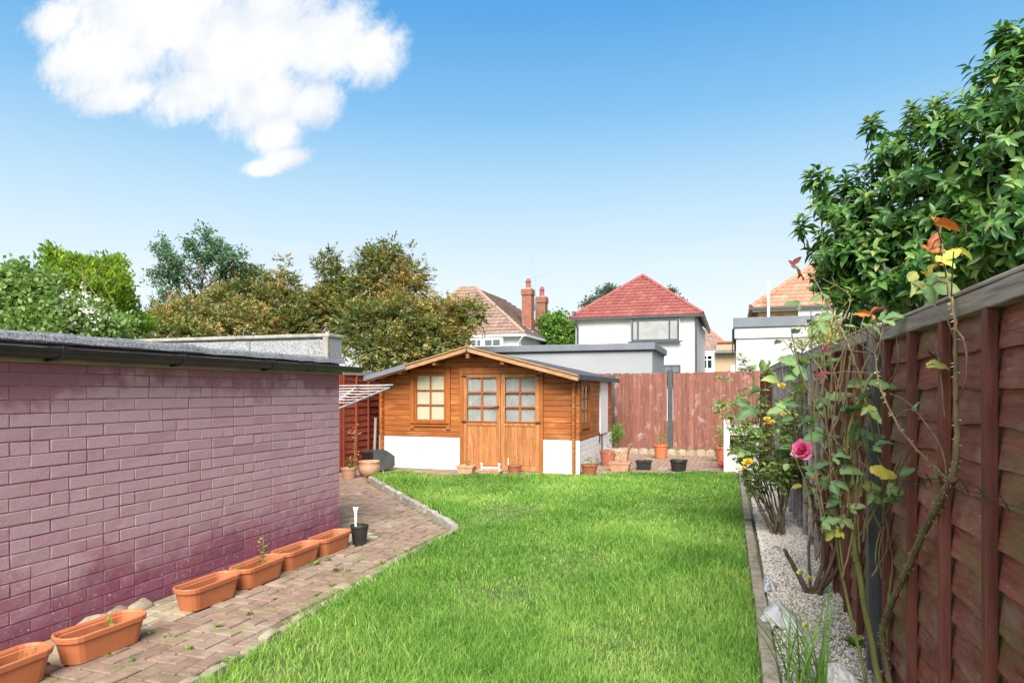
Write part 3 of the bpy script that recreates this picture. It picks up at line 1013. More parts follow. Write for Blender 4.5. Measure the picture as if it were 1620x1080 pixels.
pv_a = []
pv_c = []
for k in range(6):
    m1 = paver_mesh(k)
    m1.materials.append(M['paver'])
    m2 = m1.copy()
    m2.materials.clear()
    m2.materials.append(M['paver_cream'])
    pv_a.append(m1)
    pv_c.append(m2)
vis = [p for p in pieces if in_frame(p[0], p[1])]
vis.sort(key=lambda p: p[0] ** 2 + p[1] ** 2)
first = set(vis[:300])
rest = {False: MB(), True: MB()}
for p in pieces:
    rz = (0 if p[2] else math.pi / 2) + R.uniform(-.018, .018)
    dz = R.uniform(-.005, .004)
    if p in first:
        o = link_mesh('paver', R.choice((pv_c if p[3] else pv_a)[4:] if p[2] is None else (pv_c if p[3] else pv_a)[:4]), None, path, loc=(p[0], p[1], dz))
        o.rotation_euler = (R.uniform(-.012, .012), R.uniform(-.012, .012), rz)
    else:
        me = R.choice(pv_a[4:] if p[2] is None else pv_a[:4])
        ca, sa = math.cos(rz), math.sin(rz)
        rest[p[3]].add([(p[0] + v.co.x * ca - v.co.y * sa, p[1] + v.co.x * sa + v.co.y * ca, v.co.z + dz) for v in me.vertices], [tuple(q.vertices) for q in me.polygons])
for k, m in ((False, 'paver'), (True, 'paver_cream')):
    if rest[k].v:
        tag(rest[k].build('paver', M[m], path), kind='stuff')


# ================================================================== GARAGE
GX, GY = -3.66, 5.70
garage = thing('garage', (-5.0, 3.0, 0), 'low flat-roofed garage of mauve painted brick with a black gutter', 'garage')
wall = MB().box(-6.34, GX - 0.0040, -2.0, GY - 0.0040, -0.03, 1.66).build('wall', M['mortar'], garage)


def brick_mesh(L, k):
    mb = MB()
    mb.box(-.06, 0, -L / 2, L / 2, -.0342, .0342)
    me = mb.mesh('brick', (0, 0, 0), bev=0.0035, seg=1)
    for v in me.vertices:
        if v.co.x > -.03:
            v.co.x += R.uniform(-.0018, .0018)
        v.co.y += R.uniform(-.0025, .0025)
        v.co.z += R.uniform(-.002, .002)
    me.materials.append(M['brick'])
    return me


stretchers = [brick_mesh(.2185, k) for k in range(6)]
headers = [brick_mesh(.1055, k) for k in range(3)]
blist = []
for c in range(21):
    z = 0.005 + 0.075 * c + 0.0325
    y = GY
    k = (c * 5) % 7
    first_b = True
    if c % 2:
        blist.append((y - .056, z, True))
        y -= .1125
    while y > -1.8:
        k += 1
        if k % 7 == 0 and not first_b:
            for q in range(2 if c % 4 else 1):
                blist.append((y - .056, z, True))
                y -= .1125
        else:
            blist.append((y - .1125, z, False))
            y -= .225
        first_b = False
blist.sort(key=lambda b: (0 if in_frame(GX, b[0], b[1]) else 1, (b[0]) ** 2 + GX * GX))
restb = MB()
for n_, (y, z, hd) in enumerate(blist):
    me = R.choice(headers if hd else stretchers)
    loc = Vector((GX + R.uniform(-.0014, .0014), y + R.uniform(-.002, .002), z + R.uniform(-.0015, .0015)))
    if n_ < 300:
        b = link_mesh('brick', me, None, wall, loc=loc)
        b.rotation_euler = (R.uniform(-.006, .006), 0, R.uniform(-.004, .004))
    else:
        restb.add([tuple(v.co + loc) for v in me.vertices], [tuple(q.vertices) for q in me.polygons])
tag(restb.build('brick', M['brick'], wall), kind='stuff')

MB().box(GX + 0.004, GX + 0.028, -2.0, GY + 0.01, 1.555, 1.645).build('fascia', M['fascia'], garage, bev=0.002)
gut = MB()
gr = 0.056
gy0, gy1 = -2.0, GY + 0.22
prof_o = [(math.pi + math.pi * k / 10) for k in range(11)]
gx_, gz_ = GX + 0.032 + gr, 1.634
outer = [(gx_ + gr * math.cos(a), gz_ + gr * math.sin(a)) for a in prof_o]
inner = [(gx_ + (gr - .004) * math.cos(a), gz_ + .001 + (gr - .004) * math.sin(a)) for a in reversed(prof_o)]
gut.prism_y([(p[0], p[1]) for p in outer + inner], gy0, gy1)
g_o = gut.build('gutter', M['gutter'], garage)
MB().prism_y([(gx_ + gr * math.cos(a), gz_ + gr * math.sin(a)) for a in prof_o], gy1, gy1 + .006).build('end_cap', M['gutter'], g_o)
for y in (0.9, 1.9, 2.75, 3.62, 4.55, 5.05, 5.12):
    mb = MB()
    r1 = gr + 0.006
    mb.prism_y([(gx_ + r1 * math.cos(a), gz_ + r1 * math.sin(a)) for a in prof_o] + [(gx_ + r1 + .002, gz_ + .012), (gx_ - r1, gz_ + .012)], y - .016, y + .016)
    mb.build('gutter_bracket', M['gutter'], g_o, bev=0.002)
    if y in (2.75, 3.62, 4.55):
        MB().prism_y([(GX + .03, 1.585), (GX + .03, 1.562), (gx_ + .01, 1.570), (gx_ + .01, 1.580)], y - .03, y - .012).build('gutter_bracket', M['gutter'], g_o)
# roof deck and its rolled felt kerb, laid in overlapping lengths
MB().box(-6.38, GX - 0.03, -2.0, GY - 0.02, 1.655, 1.685).build('roof_deck', M['felt'], garage)
fy = [-2.0, 0.35, 1.55, 2.72, 3.86, 5.0, GY + 0.03]
for i in range(6):
    y0, y1 = fy[i], fy[i + 1] - 0.004
    up = 0.006 * (i % 2)
    zt = 1.735 - 0.004 * i
    pr = [(GX - .20, 1.668), (GX + .034 + up, 1.664), (GX + .040 + up, zt - .050), (GX + .024 + up, zt - .018), (GX - .012, zt + up), (GX - .055, zt - .004 + up), (GX - .11, zt - .03)]
    mb = MB()
    n = 8
    rings = []
    for k in range(n + 1):
        y = y0 + (y1 - y0) * k / n
        j = 0.0035 * math.sin(k * 1.9 + i * 2.2)
        rings.append([(p[0] + j, y, p[1] + (j if q > 1 else 0)) for q, p in enumerate(pr)])
    mb.loft(rings)
    mb.build('felt_strip', M['felt'], garage, smooth=False)
# raised end wall with felt upstand and coping
pw = MB().box(-6.34, GX + 0.012, GY - 0.19, GY + 0.02, 1.690, 1.908).build('parapet', M['felt_pale'], garage)
xs_ = [-6.34, -5.55, -4.55, GX + 0.008]
for i in range(3):
    MB().box(xs_[i], xs_[i + 1] - .006, GY - 0.205 - .004 * (i % 2), GY - 0.192, 1.686, 1.895 - .004 * i).build('felt_strip', M['felt_pale'], pw, bev=0.003)
xs_ = [-6.36, -5.45, -4.5, GX + 0.03]
for i in range(3):
    MB().box(xs_[i], xs_[i + 1] - .004, GY - 0.225, GY + 0.04, 1.910, 1.945).build('coping_stone', M['concrete'], pw, bev=0.007)
MB().box(GX - .035, GX + .02, GY - .235, GY - .208, 1.70, 1.908).build('corner_trim', M['concrete'], pw, bev=0.004)

# stones of an old edging at the foot of the wall
def lump(name, c, r, mat, parent=None, seed=0, n=10, m=6, **kw):
    rr = random.Random(seed)
    mb = MB()
    rings = []
    ph = [rr.uniform(0, 6.28) for _ in range(6)]
    for i in range(m + 1):
        t = math.pi * i / m
        ring = []
        for k in range(n):
            a = 2 * math.pi * k / n
            d = 1 + .13 * math.sin(2 * a + ph[0] + t) + .09 * math.sin(3 * a + ph[1]) * math.sin(2 * t + ph[2]) + rr.uniform(-.05, .05)
            s = max(math.sin(t), 0.02)
            ring.append((c[0] + r[0] * d * s * math.cos(a), c[1] + r[1] * d * s * math.sin(a), c[2] - r[2] * d * math.cos(t)))
        rings.append(ring)
    mb.loft(rings)
    return mb.build(name, mat, parent, smooth=True, **kw)


estone = thing('edging', (-3.6, 3.1, 0), 'three lumpy pale edging stones at the foot of the mauve wall', 'edging')
for k in range(3):
    lump('edging_stone', (-3.60, 2.985 + k * 0.165, .015 + R.uniform(-.006, .006)), (.055, .105, .048), M['paver_cream'], estone, seed=30 + k, n=16, m=10)


# ================================================================== SUMMER HOUSE
SX0, SX1, SY0, SY1 = -6.04, -2.46, 10.80, 14.25
CX = (SX0 + SX1) / 2
shed = thing('shed', (CX, 12.5, 0), 'orange-brown timber summer house with a white painted lower band', 'shed')
CH = 0.094
Z0 = 0.02
RIDGE, SLOPE = 2.050, 0.2226         # underside of the roof over the centre line
BRIDGE, BSLOPE = 2.125, 0.262        # the barge boards stand proud of it
MB().box(SX0 + .02, SX1 - .02, SY0 + .01, SY1 - .02, -.02, 0.018).build('floor_slab', M['concrete'], shed)


def plank_seg(x0, x1, z0, z1, mat, y=SY0, th=.042):
    """front wall log clipped to the gable"""
    g = .0035
    z0 += g * .5
    z1 -= g * .5
    def lim(z):
        return (RIDGE - z) / SLOPE
    a0, a1 = max(x0, CX - lim(z0)), min(x1, CX + lim(z0))
    b0, b1 = max(x0, CX - lim(z1)), min(x1, CX + lim(z1))
    if a1 - a0 < .03 or b1 - b0 < .01:
        return
    mb = MB()
    mb.prism_y([(a0, z0), (a1, z0), (b1, z1), (b0, z1)], y, y + th)
    return mb.build('plank', mat, shed, bev=0.0028 if mat is M['whitelog'] else 0.006)


WIN = (-5.475, -4.70, .77, 1.804)
DOOR = (-4.515, -3.015, 0.0, 1.804)
k = 0
while Z0 + k * CH < RIDGE - .05:
    z0, z1 = Z0 + k * CH, Z0 + (k + 1) * CH
    zm = (z0 + z1) / 2
    cuts = []
    if zm < DOOR[3]:
        cuts.append(DOOR[:2])
    if WIN[2] < zm < WIN[3]:
        cuts.append(WIN[:2])
    cuts.sort()
    x = SX0 - .07
    segs = []
    for c in cuts:
        segs.append((x, c[0]))
        x = c[1]
    segs.append((x, SX1 + .06))
    mat = M['whitelog'] if k < 6 else M['log']
    for a, b in segs:
        plank_seg(a, b, z0, z1, mat)
    k += 1
# side walls: their log ends stand proud of the front
SWIN = (11.10, 11.92, .74, 1.60)
for side in (0, 1):
    xo = SX1 if side else SX0
    xa, xb = (xo - .042, xo) if side else (xo, xo + .042)
    for k in range(18):
        z0, z1 = Z0 + (k - .5) * CH + .0018, Z0 + (k + .5) * CH - .0018
        z0 = max(z0, 0.0)
        zm = (z0 + z1) / 2
        segs = [(SY0 - .105, SY1)]
        if side and SWIN[2] < zm < SWIN[3]:
            segs = [(SY0 - .105, SWIN[0]), (SWIN[1], SY1)]
        for a, b in segs:
            if k <= 5 and side:
                # the end grain in front stays bare, the painted band starts behind the corner
                MB().box(xa, xb, a, SY0 + .05, z0, z1).build('plank', M['log'], shed, bev=0.006)
                MB().box(xa, xb, SY0 + .052, b, z0, z1).build('plank', M['whitelog'], shed, bev=0.006)
            else:
                MB().box(xa, xb, a, b, z0, z1).build('plank', M['log'], shed, bev=0.006)
MB().prism_y([(SX0 + .05, 0), (SX1 - .05, 0), (SX1 - .05, 1.66), (CX, RIDGE - .005), (SX0 + .05, 1.66)], SY1 - .06, SY1 - .02).build('rear_wall', M['log'], shed)
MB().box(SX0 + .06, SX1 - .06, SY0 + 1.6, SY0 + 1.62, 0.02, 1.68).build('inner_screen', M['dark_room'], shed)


def window_grid(parent, axis, p, a0, a1, z0, z1, nx, nz, mat, bar=.024, sash=.045, curtain='curtain', sg=-1, gz=None):
    """sash with glazing bars, one pane object per light; axis 'y' faces the viewer, 'x' faces sideways"""
    def bx(mb, u0, u1, v0, v1, d0, d1):
        if axis == 'y':
            mb.box(u0, u1, p + d0, p + d1, v0, v1)
        else:
            mb.box(p - d1, p - d0, u0, u1, v0, v1)
    fr = MB()
    bx(fr, a0, a0 + sash, z0, z1, -.004, .03)
    bx(fr, a1 - sash, a1, z0, z1, -.004, .03)
    bx(fr, a0 + sash, a1 - sash, z0, z0 + sash, -.003, .029)
    bx(fr, a0 + sash, a1 - sash, z1 - sash, z1, -.003, .029)
    f = fr.build('sash', mat, parent, bev=0.003)
    u0, u1, v0, v1 = a0 + sash, a1 - sash, z0 + sash, z1 - sash
    pw_, ph_ = (u1 - u0) / nx, (v1 - v0) / nz
    for i in range(1, nx):
        mb = MB()
        bx(mb, u0 + i * pw_ - bar / 2, u0 + i * pw_ + bar / 2, v0, v1, 0, .022)
        mb.build('glazing_bar', mat, f, bev=0.002)
    for j in range(1, nz):
        mb = MB()
        bx(mb, u0, u1, v0 + j * ph_ - bar / 2, v0 + j * ph_ + bar / 2, .003, .025)
        mb.build('glazing_bar', mat, f, bev=0.002)
    for i in range(nx):
        for j in range(nz):
            mb = MB()
            ga = u0 + i * pw_ + (bar / 2 if i else 0)
            gb = u0 + (i + 1) * pw_ - (bar / 2 if i < nx - 1 else 0)
            gc = v0 + j * ph_ + (bar / 2 if j else 0)
            gd = v0 + (j + 1) * ph_ - (bar / 2 if j < nz - 1 else 0)
            bx(mb, ga, gb, gc, gd, .012, .016)
            mb.build('pane', M['glass'], f)
    if curtain:
        mb = MB()
        n = 60
        pts = []
        for q in range(n + 1):
            u = u0 - .02 + (u1 - u0 + .04) * q / n
            pts.append((u, .030 + .002 * math.sin(q * 1.3) + .002 * math.sin(q * .47)))
        ctop = v1 + .01 if gz is None else gz
        vs = []
        for (u, d) in pts:
            for z in (v0 - .02, ctop):
                vs.append((u, p + d, z) if axis == 'y' else (p - d, u, z))
        mb.add(vs, [(2 * q, 2 * q + 2, 2 * q + 3, 2 * q + 1) for q in range(n)])
        mb.build('curtain', M[curtain], f, smooth=True)
    return f


# front window
wn = MB()
wn.box(WIN[0], WIN[0] + .075, SY0 - .026, SY0 + .02, WIN[2] - .05, WIN[3])
wn.box(WIN[1] - .075, WIN[1], SY0 - .026, SY0 + .02, WIN[2] - .05, WIN[3])
wn.box(WIN[0] + .075, WIN[1] - .075, SY0 - .0255, SY0 + .02, WIN[3] - .085, WIN[3] - .002)
wn.box(WIN[0] + .075, WIN[1] - .075, SY0 - .0255, SY0 + .02, WIN[2], WIN[2] + .075)
fw = wn.build('window', M['trim'], shed, bev=0.004)
MB().box(WIN[0] + .02, WIN[1] - .02, SY0 - .05, SY0 - .0265, WIN[2] + .055, WIN[2] + .078).build('sill', M['trim'], fw, bev=0.004)
window_grid(fw, 'y', SY0 - .006, WIN[0] + .078, WIN[1] - .078, WIN[2] + .08, WIN[3] - .09, 2, 3, M['trim'])
# side window
wn = MB()
wn.box(SX1 - .02, SX1 + .024, SWIN[0], SWIN[0] + .075, SWIN[2] - .04, SWIN[3])
wn.box(SX1 - .02, SX1 + .024, SWIN[1] - .075, SWIN[1], SWIN[2] - .04, SWIN[3])
wn.box(SX1 - .02, SX1 + .0235, SWIN[0] + .075, SWIN[1] - .075, SWIN[3] - .08, SWIN[3] - .002)
wn.box(SX1 - .02, SX1 + .0235, SWIN[0] + .075, SWIN[1] - .075, SWIN[2], SWIN[2] + .075)
sw = wn.build('window', M['trim'], shed, bev=0.004)
window_grid(sw, 'x', SX1 + .006, SWIN[0] + .078, SWIN[1] - .078, SWIN[2] + .08, SWIN[3] - .085, 2, 3, M['trim'])
# double door
fr = MB()
fr.box(DOOR[0], DOOR[0] + .06, SY0 - .03, SY0 + .03, .02, DOOR[3])
fr.box(DOOR[1] - .06, DOOR[1], SY0 - .03, SY0 + .03, .02, DOOR[3])
fr.box(DOOR[0] + .06, DOOR[1] - .06, SY0 - .0295, SY0 + .03, DOOR[3] - .107, DOOR[3] - .001)
fr.build('door_frame', M['trim'], shed, bev=0.004)
MB().box(DOOR[0] + .06, DOOR[1] - .06, SY0 - .06, SY0 + .03, .0, .035).build('threshold', M['grey_plank'], shed, bev=0.004)
dm = (DOOR[0] + DOOR[1]) / 2
for s in (0, 1):
    a, b = (DOOR[0] + .063, dm - .003) if s == 0 else (dm + .003, DOOR[1] - .063)
    yz0, yz1 = SY0 - .018, SY0 + .02
    st = MB()
    st.box(a, a + .075, yz0, yz1, .042, 1.69)
    st.box(b - .075, b, yz0, yz1, .042, 1.69)
    st.box(a + .075, b - .075, yz0 + .001, yz1, 1.625, 1.689)
    st.box(a + .075, b - .075, yz0 + .001, yz1, .80, .875)
    st.box(a + .075, b - .075, yz0 + .001, yz1, .043, .125)
    d = st.build('door', M['doorpanel'], shed, bev=0.004)
    d['label'] = 'weathered glazed door leaf with six panes and a boarded lower panel'
    nb = 5
    bw = (b - a - .15) / nb
    for q in range(nb):
        MB().box(a + .075 + q * bw + .001, a + .075 + (q + 1) * bw - .001, yz0 + .012, yz0 + .03, .127, .798).build('board', M['doorpanel'], d, bev=0.003)
    MB().box(a + .06, b - .06, yz0 - .012, yz0 - .0015, .862, .884).build('drip_bar', M['trim'], d, bev=0.003)
    # glazing
    u0, u1, v0, v1 = a + .075, b - .075, .876, 1.624
    MB().box((u0 + u1) / 2 - .016, (u0 + u1) / 2 + .016, yz0 + .003, yz0 + .024, v0, v1).build('glazing_bar', M['trim'], d, bev=0.002)
    for j in (1, 2):
        zz = v0 + (v1 - v0) * j / 3
        MB().box(u0, u1, yz0 + .005, yz0 + .026, zz - .015, zz + .015).build('glazing_bar', M['trim'], d, bev=0.002)
    for i in range(2):
        for j in range(3):
            ga, gb = (u0, (u0 + u1) / 2 - .016) if i == 0 else ((u0 + u1) / 2 + .016, u1)
            gc, gd = v0 + (v1 - v0) * j / 3 + (.015 if j else 0), v0 + (v1 - v0) * (j + 1) / 3 - (.015 if j < 2 else 0)
            MB().box(ga, gb, yz0 + .012, yz0 + .016, gc, gd).build('pane', M['glass'], d)
    mb = MB()
    n = 50
    vs = []
    for q in range(n + 1):
        u = u0 + (u1 - u0) * q / n
        dd_ = SY0 + .030 + .003 * math.sin(q * 1.1 + s) + .002 * math.sin(q * .4)
        vs += [(u, dd_, v0 - .03), (u, dd_, v1 + .01)]
    mb.add(vs, [(2 * q, 2 * q + 2, 2 * q + 3, 2 * q + 1) for q in range(n)])
    mb.build('curtain', M['net'], d, smooth=True)
    hx = a + .002 if s == 0 else b - .002
    sgn = 1 if s == 0 else -1
    for hz in (.868, 1.655):
        MB().box(min(hx - .03 * sgn, hx + .06 * sgn), max(hx - .03 * sgn, hx + .06 * sgn), yz0 - .022, yz0 - .013, hz - .014, hz + .014).build('hinge', M['iron'], d, bev=0.002)
lock = MB()
lock.tube([(dm - .042, SY0 - .02, 1.13), (dm - .042, SY0 - .055, 1.13)], .016, 10)
lock.tube([(dm - .042, SY0 - .05, 1.13), (dm - .10, SY0 - .05, 1.128)], .008, 8)
lock.build('handle', M['iron'], shed, smooth=False)
# white upright board on the right flank
MB().box(SX1 + .002, SX1 + .03, 12.82, 13.62, .56, 1.66).build('side_board', M['white'], shed, bev=0.004)
MB().box(SX1 + .004, SX1 + .02, 12.80, 12.84, .40, .60).build('bracket', M['iron'], shed)
MB().box(SX1 + .004, SX1 + .02, 13.05, 13.08, .16, .56).build('bracket', M['iron'], shed)
# roof
RY0, RY1 = 10.44, 14.36
HW = 1.905
for s in (-1, 1):
    def slab(t0, t1, z_off0, z_off1, y0, y1, rz_=None, sl_=None):
        rz_, sl_ = rz_ or RIDGE, sl_ or SLOPE
        p = []
        for t, zo in ((t0, z_off0), (t1, z_off0), (t1, z_off1), (t0, z_off1)):
            p.append((CX + s * t, rz_ + .004 - sl_ * t + zo))
        if s < 0:
            p = p[::-1]
        return MB().prism_y(p, y0, y1)
    # boards under the felt
    nb = 28
    for q in range(nb):
        y0 = RY0 + .03 + (RY1 - RY0 - .03) * q / nb
        y1 = RY0 + .03 + (RY1 - RY0 - .03) * (q + 1) / nb - .003
        slab(0.001, HW, .001, .019, y0, y1).build('roof_board', M['roofboard'], shed)
    slab(0.001, HW + .03, .020, .034, RY0 + .026, RY1 + .02).build('roof', M['felt_dark'], shed)
    # felt turned over the eave
    x0 = CX + s * (HW + .004)
    x1 = CX + s * (HW + .032)
    ze = RIDGE + .004 - SLOPE * HW
    MB().box(min(x0, x1), max(x0, x1), RY0 - .004, RY1 + .019, ze - .055, ze + .024).build('felt_edge', M['felt_dark'], shed)
    # barge board
    slab(0.001, HW + .002, -.075, .018, RY0 - .002, RY0 + .024, BRIDGE, BSLOPE).build('barge_board', M['barge'], shed, bev=0.003)
    slab(0.0, HW + .004, .006, .026, RY0 - .024, RY0 - .0025, BRIDGE, BSLOPE).build('barge_cap', M['barge'], shed, bev=0.003)
    # purlins showing under the overhang
    for t in (.62, 1.28):
        z = RIDGE - SLOPE * t
        MB().box(CX + s * t - .03, CX + s * t + .03, RY0 + .03, SY0 + .02, z - .075, z - .012).build('purlin', M['roofboard'], shed, bev=0.003)
    # corner console
    xc = CX + s * (HW - .17)
    MB().box(xc - .06, xc + .06, SY0 - .14, SY0 + .001, 1.54, 1.60).build('console', M['log'], shed, bev=0.006)
    MB().box(xc - .05, xc + .05, SY0 - .24, SY0 + .001, 1.603, 1.66).build('console', M['log'], shed, bev=0.006)
MB().box(CX - .03, CX + .03, RY0 + .03, SY0 + .02, RIDGE - .10, RIDGE - .02).build('ridge_beam', M['roofboard'], shed, bev=0.003)
MB().tube([(CX, RY0 - .05, BRIDGE - .030), (CX, RY0 - .001, BRIDGE - .030)], .016, 12).build('knob', M['fascia'], shed)
# loose grey strip over the lower part of one barge board
p = [(CX - t, BRIDGE + .004 - BSLOPE * t + zo) for t, zo in ((1.13, -.05), (1.945, -.045), (1.945, .036), (1.13, .034))]
mb = MB().prism_y(p[::-1], RY0 - .036, RY0 - .026)
mb.build('metal_strip', M['lead'], shed)


# ================================================================== FENCES
def wavy(y0, y1, z, amp, n, seed):
    r = random.Random(seed)
    ph = [r.uniform(0, 6.28) for _ in range(4)]
    out = []
    for k in range(n + 1):
        y = y0 + (y1 - y0) * k / n
        d = math.sin(y * 5 + ph[0]) * .5 + math.sin(y * 11 + ph[1]) * .3 + math.sin(y * 23 + ph[2]) * .25
        out.append((y, z + amp * d + r.uniform(-amp, amp) * .25))
    return out


def lap_panel(name, label, cat, x_of, y0, y1, z0, z1, face, m_slat, m_bat, m_cap, seed, nslat=14, battens=4, group=None, n=18, at_y=None):
    """waney-edged overlap panel along y; face = -1 looks towards -x, +1 towards +x"""
    r = random.Random(seed)
    ym = (y0 + y1) / 2
    root = thing(name, (x_of(ym), ym, 0), label, cat, group)
    ex = (z1 - z0 - .05) / nslat
    for k in range(nslat):
        zb = z0 + k * ex
        zt = zb + ex + .035
        jit = r.uniform(-.012, .012)
        tilt = r.uniform(-.008, .008)
        low = wavy(y0, y1, zb + jit, .008, n, seed * 100 + k)
        vs = []
        for i, (y, z) in enumerate(low):
            z += tilt * (y - ym)
            xb = x_of(y)
            xo = face * (.036 + r.uniform(-.002, .002))
            vs += [(xb + xo, y, z), (xb + xo - face * .019, y, z + .001), (xb + face * .006, y, zt), (xb + face * .0125, y, zt)]
        fs = []
        for i in range(n):
            a = i * 4
            for q in range(4):
                fs.append((a + q, a + (q + 1) % 4, a + 4 + (q + 1) % 4, a + 4 + q))
        fs += [(0, 1, 2, 3), (n * 4 + 3, n * 4 + 2, n * 4 + 1, n * 4)]
        sl_ = MB().add(vs, fs).build('slat', m_slat, root)
        sl_.data.materials.append(m_cap)
        for i in range(n):
            if r.random() < .8:
                sl_.data.polygons[i * 4].material_index = 1
    for i in range(battens):
        if battens > 1:
            y = y0 + .03 + (y1 - y0 - .06) * i / (battens - 1)
        else:
            y = ym
        if at_y:
            y = at_y[i]
        x = x_of(y)
        xa, xb = x + face * .034, x + face * .066
        w_ = .019
        mb = MB()
        rings = []
        for q in range(7):
            z = z0 - .01 + (z1 - z0 - .05) * q / 6
            j = r.uniform(-.0015, .0015)
            rings.append([(min(xa, xb), y - w_ + j, z), (max(xa, xb), y - w_ + j, z), (max(xa, xb), y + w_ + j, z), (min(xa, xb), y + w_ + j, z)])
        mb.loft(rings)
        mb.build('batten', m_bat, root, bev=0.002)
    # capping rail: a board on the face and a weathering strip on top
    mb = MB()
    rings = []
    for q in range(13):
        y = y0 + .004 + (y1 - y0 - .008) * q / 12
        x = x_of(y)
        j = r.uniform(-.002, .002)
        xa, xb = x + face * .014, x + face * .064
        rings.append([(min(xa, xb), y, z1 - .062 + j), (max(xa, xb), y, z1 - .062 + j), (max(xa, xb), y, z1 + j), (min(xa, xb), y, z1 + j)])
    mb.loft(rings)
    mb.build('cap_rail', m_cap, root, bev=0.003)
    mb = MB()
    rings = []
    for q in range(9):
        y = y0 + .004 + (y1 - y0 - .008) * q / 8
        x = x_of(y)
        rings.append([(x - .035, y, z1 + .003), (x + .035, y, z1 + .003), (x + .034, y, z1 + .017), (x - .034, y, z1 + .017)])
    mb.loft([[(p[0] + face * .03, p[1], p[2]) for p in r_] for r_ in rings])
    mb.build('cap_board', m_cap, root, bev=0.003)
    return root


posts_y = [0.08, 1.885, 3.69, 5.495, 7.30, 9.105, 10.91, 12.715, 14.52]
labels = ['red-brown overlap fence panel beside where the viewer stands', 'large red-brown overlap fence panel with green algae, thorny cane and barbed wire against it',
          'red-brown overlap fence panel behind the tangle of rounded rose leaves', 'silver-grey weathered overlap panel adjoining the red-brown ones',
          'silver-grey weathered overlap panel behind the pink rose', 'silver-grey overlap panel behind the yellow rose bush', 'dark overlap panel beside the white cabinet',
          'last overlap panel before the back corner of the garden']
for i in range(8):
    y0, y1 = posts_y[i] + .03, posts_y[i + 1] - .03
    grey = i in (3, 4, 5)
    zt = min(1.68 + 0.02 * i, 1.77)
    lap_panel('overlap_fence', labels[i], 'fence', fence_x, y0, y1, .03, zt, -1, M['grey_wood'] if grey else M['lap'], M['grey_wood'] if grey else M['lap_batten'],
              M['grey_wood'] if grey else M['cap'], 20 + i, nslat=14, battens=5, group='overlap fence panels beside the gravel bed', n=22 if i < 3 else 12, at_y=[3.53, 3.085, 2.665, 2.255, 1.95] if i == 1 else None)
pl = ['dark fence post beside where the viewer stands', 'dark fence post at the near end of the big red-brown panel', 'dark grey post between the two red-brown fence panels', 'dark post where red-brown fence turns silver-grey',
      'post between the two silver-grey panels nearest the viewer', 'post behind the yellow rose bush', 'post beside the white cabinet', 'post beyond the white cabinet', 'dark post in the corner where side and back fences meet']
for i, y in enumerate(posts_y):
    x = fence_x(y)
    h = min(1.655 + 0.02 * i, 1.75) if i < 8 else 1.90
    xx = x - .045 if i != 2 else x - .088
    mb = MB()
    mb.box(xx - .012, xx + .055, y - .027, y + .027, 0, h)
    mb.box(xx - .004, xx + .047, y - .019, y + .019, h, h + .006)
    o = mb.build('fence_post', M['post'] if i < 8 else M['lap_batten'], org=(xx, y, 0), bev=0.003)
    tag(o, pl[i], 'fence post', 'posts of the side fence')

# left boundary
for i, (y0, y1, lb) in enumerate(((6.45, 8.20, 'bright red overlap fence panel hidden mostly by the garage end'), (8.26, 10.01, 'bright red overlap fence panel behind the clothes dryer'),
                                  (10.07, 11.82, 'bright red overlap fence panel beside the summer house'))):
    lap_panel('overlap_fence', lb, 'fence', lambda y: -6.46, y0, y1, .04, 1.74, 1, M['lap_red'], M['lap_red'], M['cap'], 60 + i, nslat=14, battens=5,
              group='bright red overlap panels behind the garage', n=12)
for i, (y, lb) in enumerate(((8.23, 'slim post by the garage end of the red fence'), (10.04, 'slim post in the middle of the red fence'), (11.86, 'slim post of the red fence beside the summer house'))):
    o = MB().box(-6.46, -6.40, y - .024, y + .024, 0, 1.76).build('fence_post', M['lap_red'], org=(-6.43, y, 0), bev=0.003)
    tag(o, lb, 'fence post', 'posts of the red fence')

# back boundary: upright feather-edge boards
BY = 15.12


def board_panel(x0, x1, label, seed, slope):
    r = random.Random(seed)
    root = thing('board_fence', ((x0 + x1) / 2, BY, 0), label, 'fence', 'upright board panels of the back fence')
    x = x0
    k = 0
    while x < x1 - .03:
        w_ = min(.088 + r.uniform(-.006, .006), x1 - x)
        zt = 1.79 + slope * (x - x0) + r.uniform(-.006, .008)
        d0 = r.uniform(-.003, .003)
        tw = r.uniform(-.004, .004)
        mb = MB()
        c = .006
        pr = lambda zz, j: [(x - .008 + j, BY - .010 + d0, zz), (x + w_ + j, BY - .028 + d0, zz), (x + w_ + j, BY + .0 + d0, zz), (x - .008 + j, BY - .004 + d0, zz)]
        mb.loft([pr(.12 + r.uniform(-.015, .015), 0), pr(zt - .02, tw), [(p[0] + (.006 if i in (0, 3) else -.006), p[1], p[2]) for i, p in enumerate(pr(zt, tw))]])
        mb.build('board', M['feather'], root)
        x += w_ - .002
        k += 1
    for z in (.35, 1.0, 1.6):
        MB().box(x0 + .01, x1 - .01, BY + .006, BY + .045, z - .04, z + .04).build('rail', M['feather'], root)
    MB().box(x0, x1, BY - .02, BY + .005, .02, .11).build('gravel_board', M['feather'], root, bev=0.003)
    return root


board_panel(-4.4, -2.62, 'upright red-brown board panel running on behind the summer house', 1, .0)
board_panel(-2.58, -1.39, 'upright red-brown board panel smudged with white, next to the summer house', 2, 0.0)
board_panel(-1.25, 0.53, 'upright red-brown board panel between the dark post and the side fence', 3, .02)
for x, h, lb in ((-2.60, 1.76, 'post hidden at the back corner of the summer house'), (-1.32, 1.86, 'dark grey post standing between two red-brown board panels')):
    o = MB().box(x - .052, x + .052, BY - .05, BY + .04, 0, h).build('fence_post', M['post'], org=(x, BY, 0), bev=0.004)
    tag(o, lb, 'fence post', 'posts of the back fence')

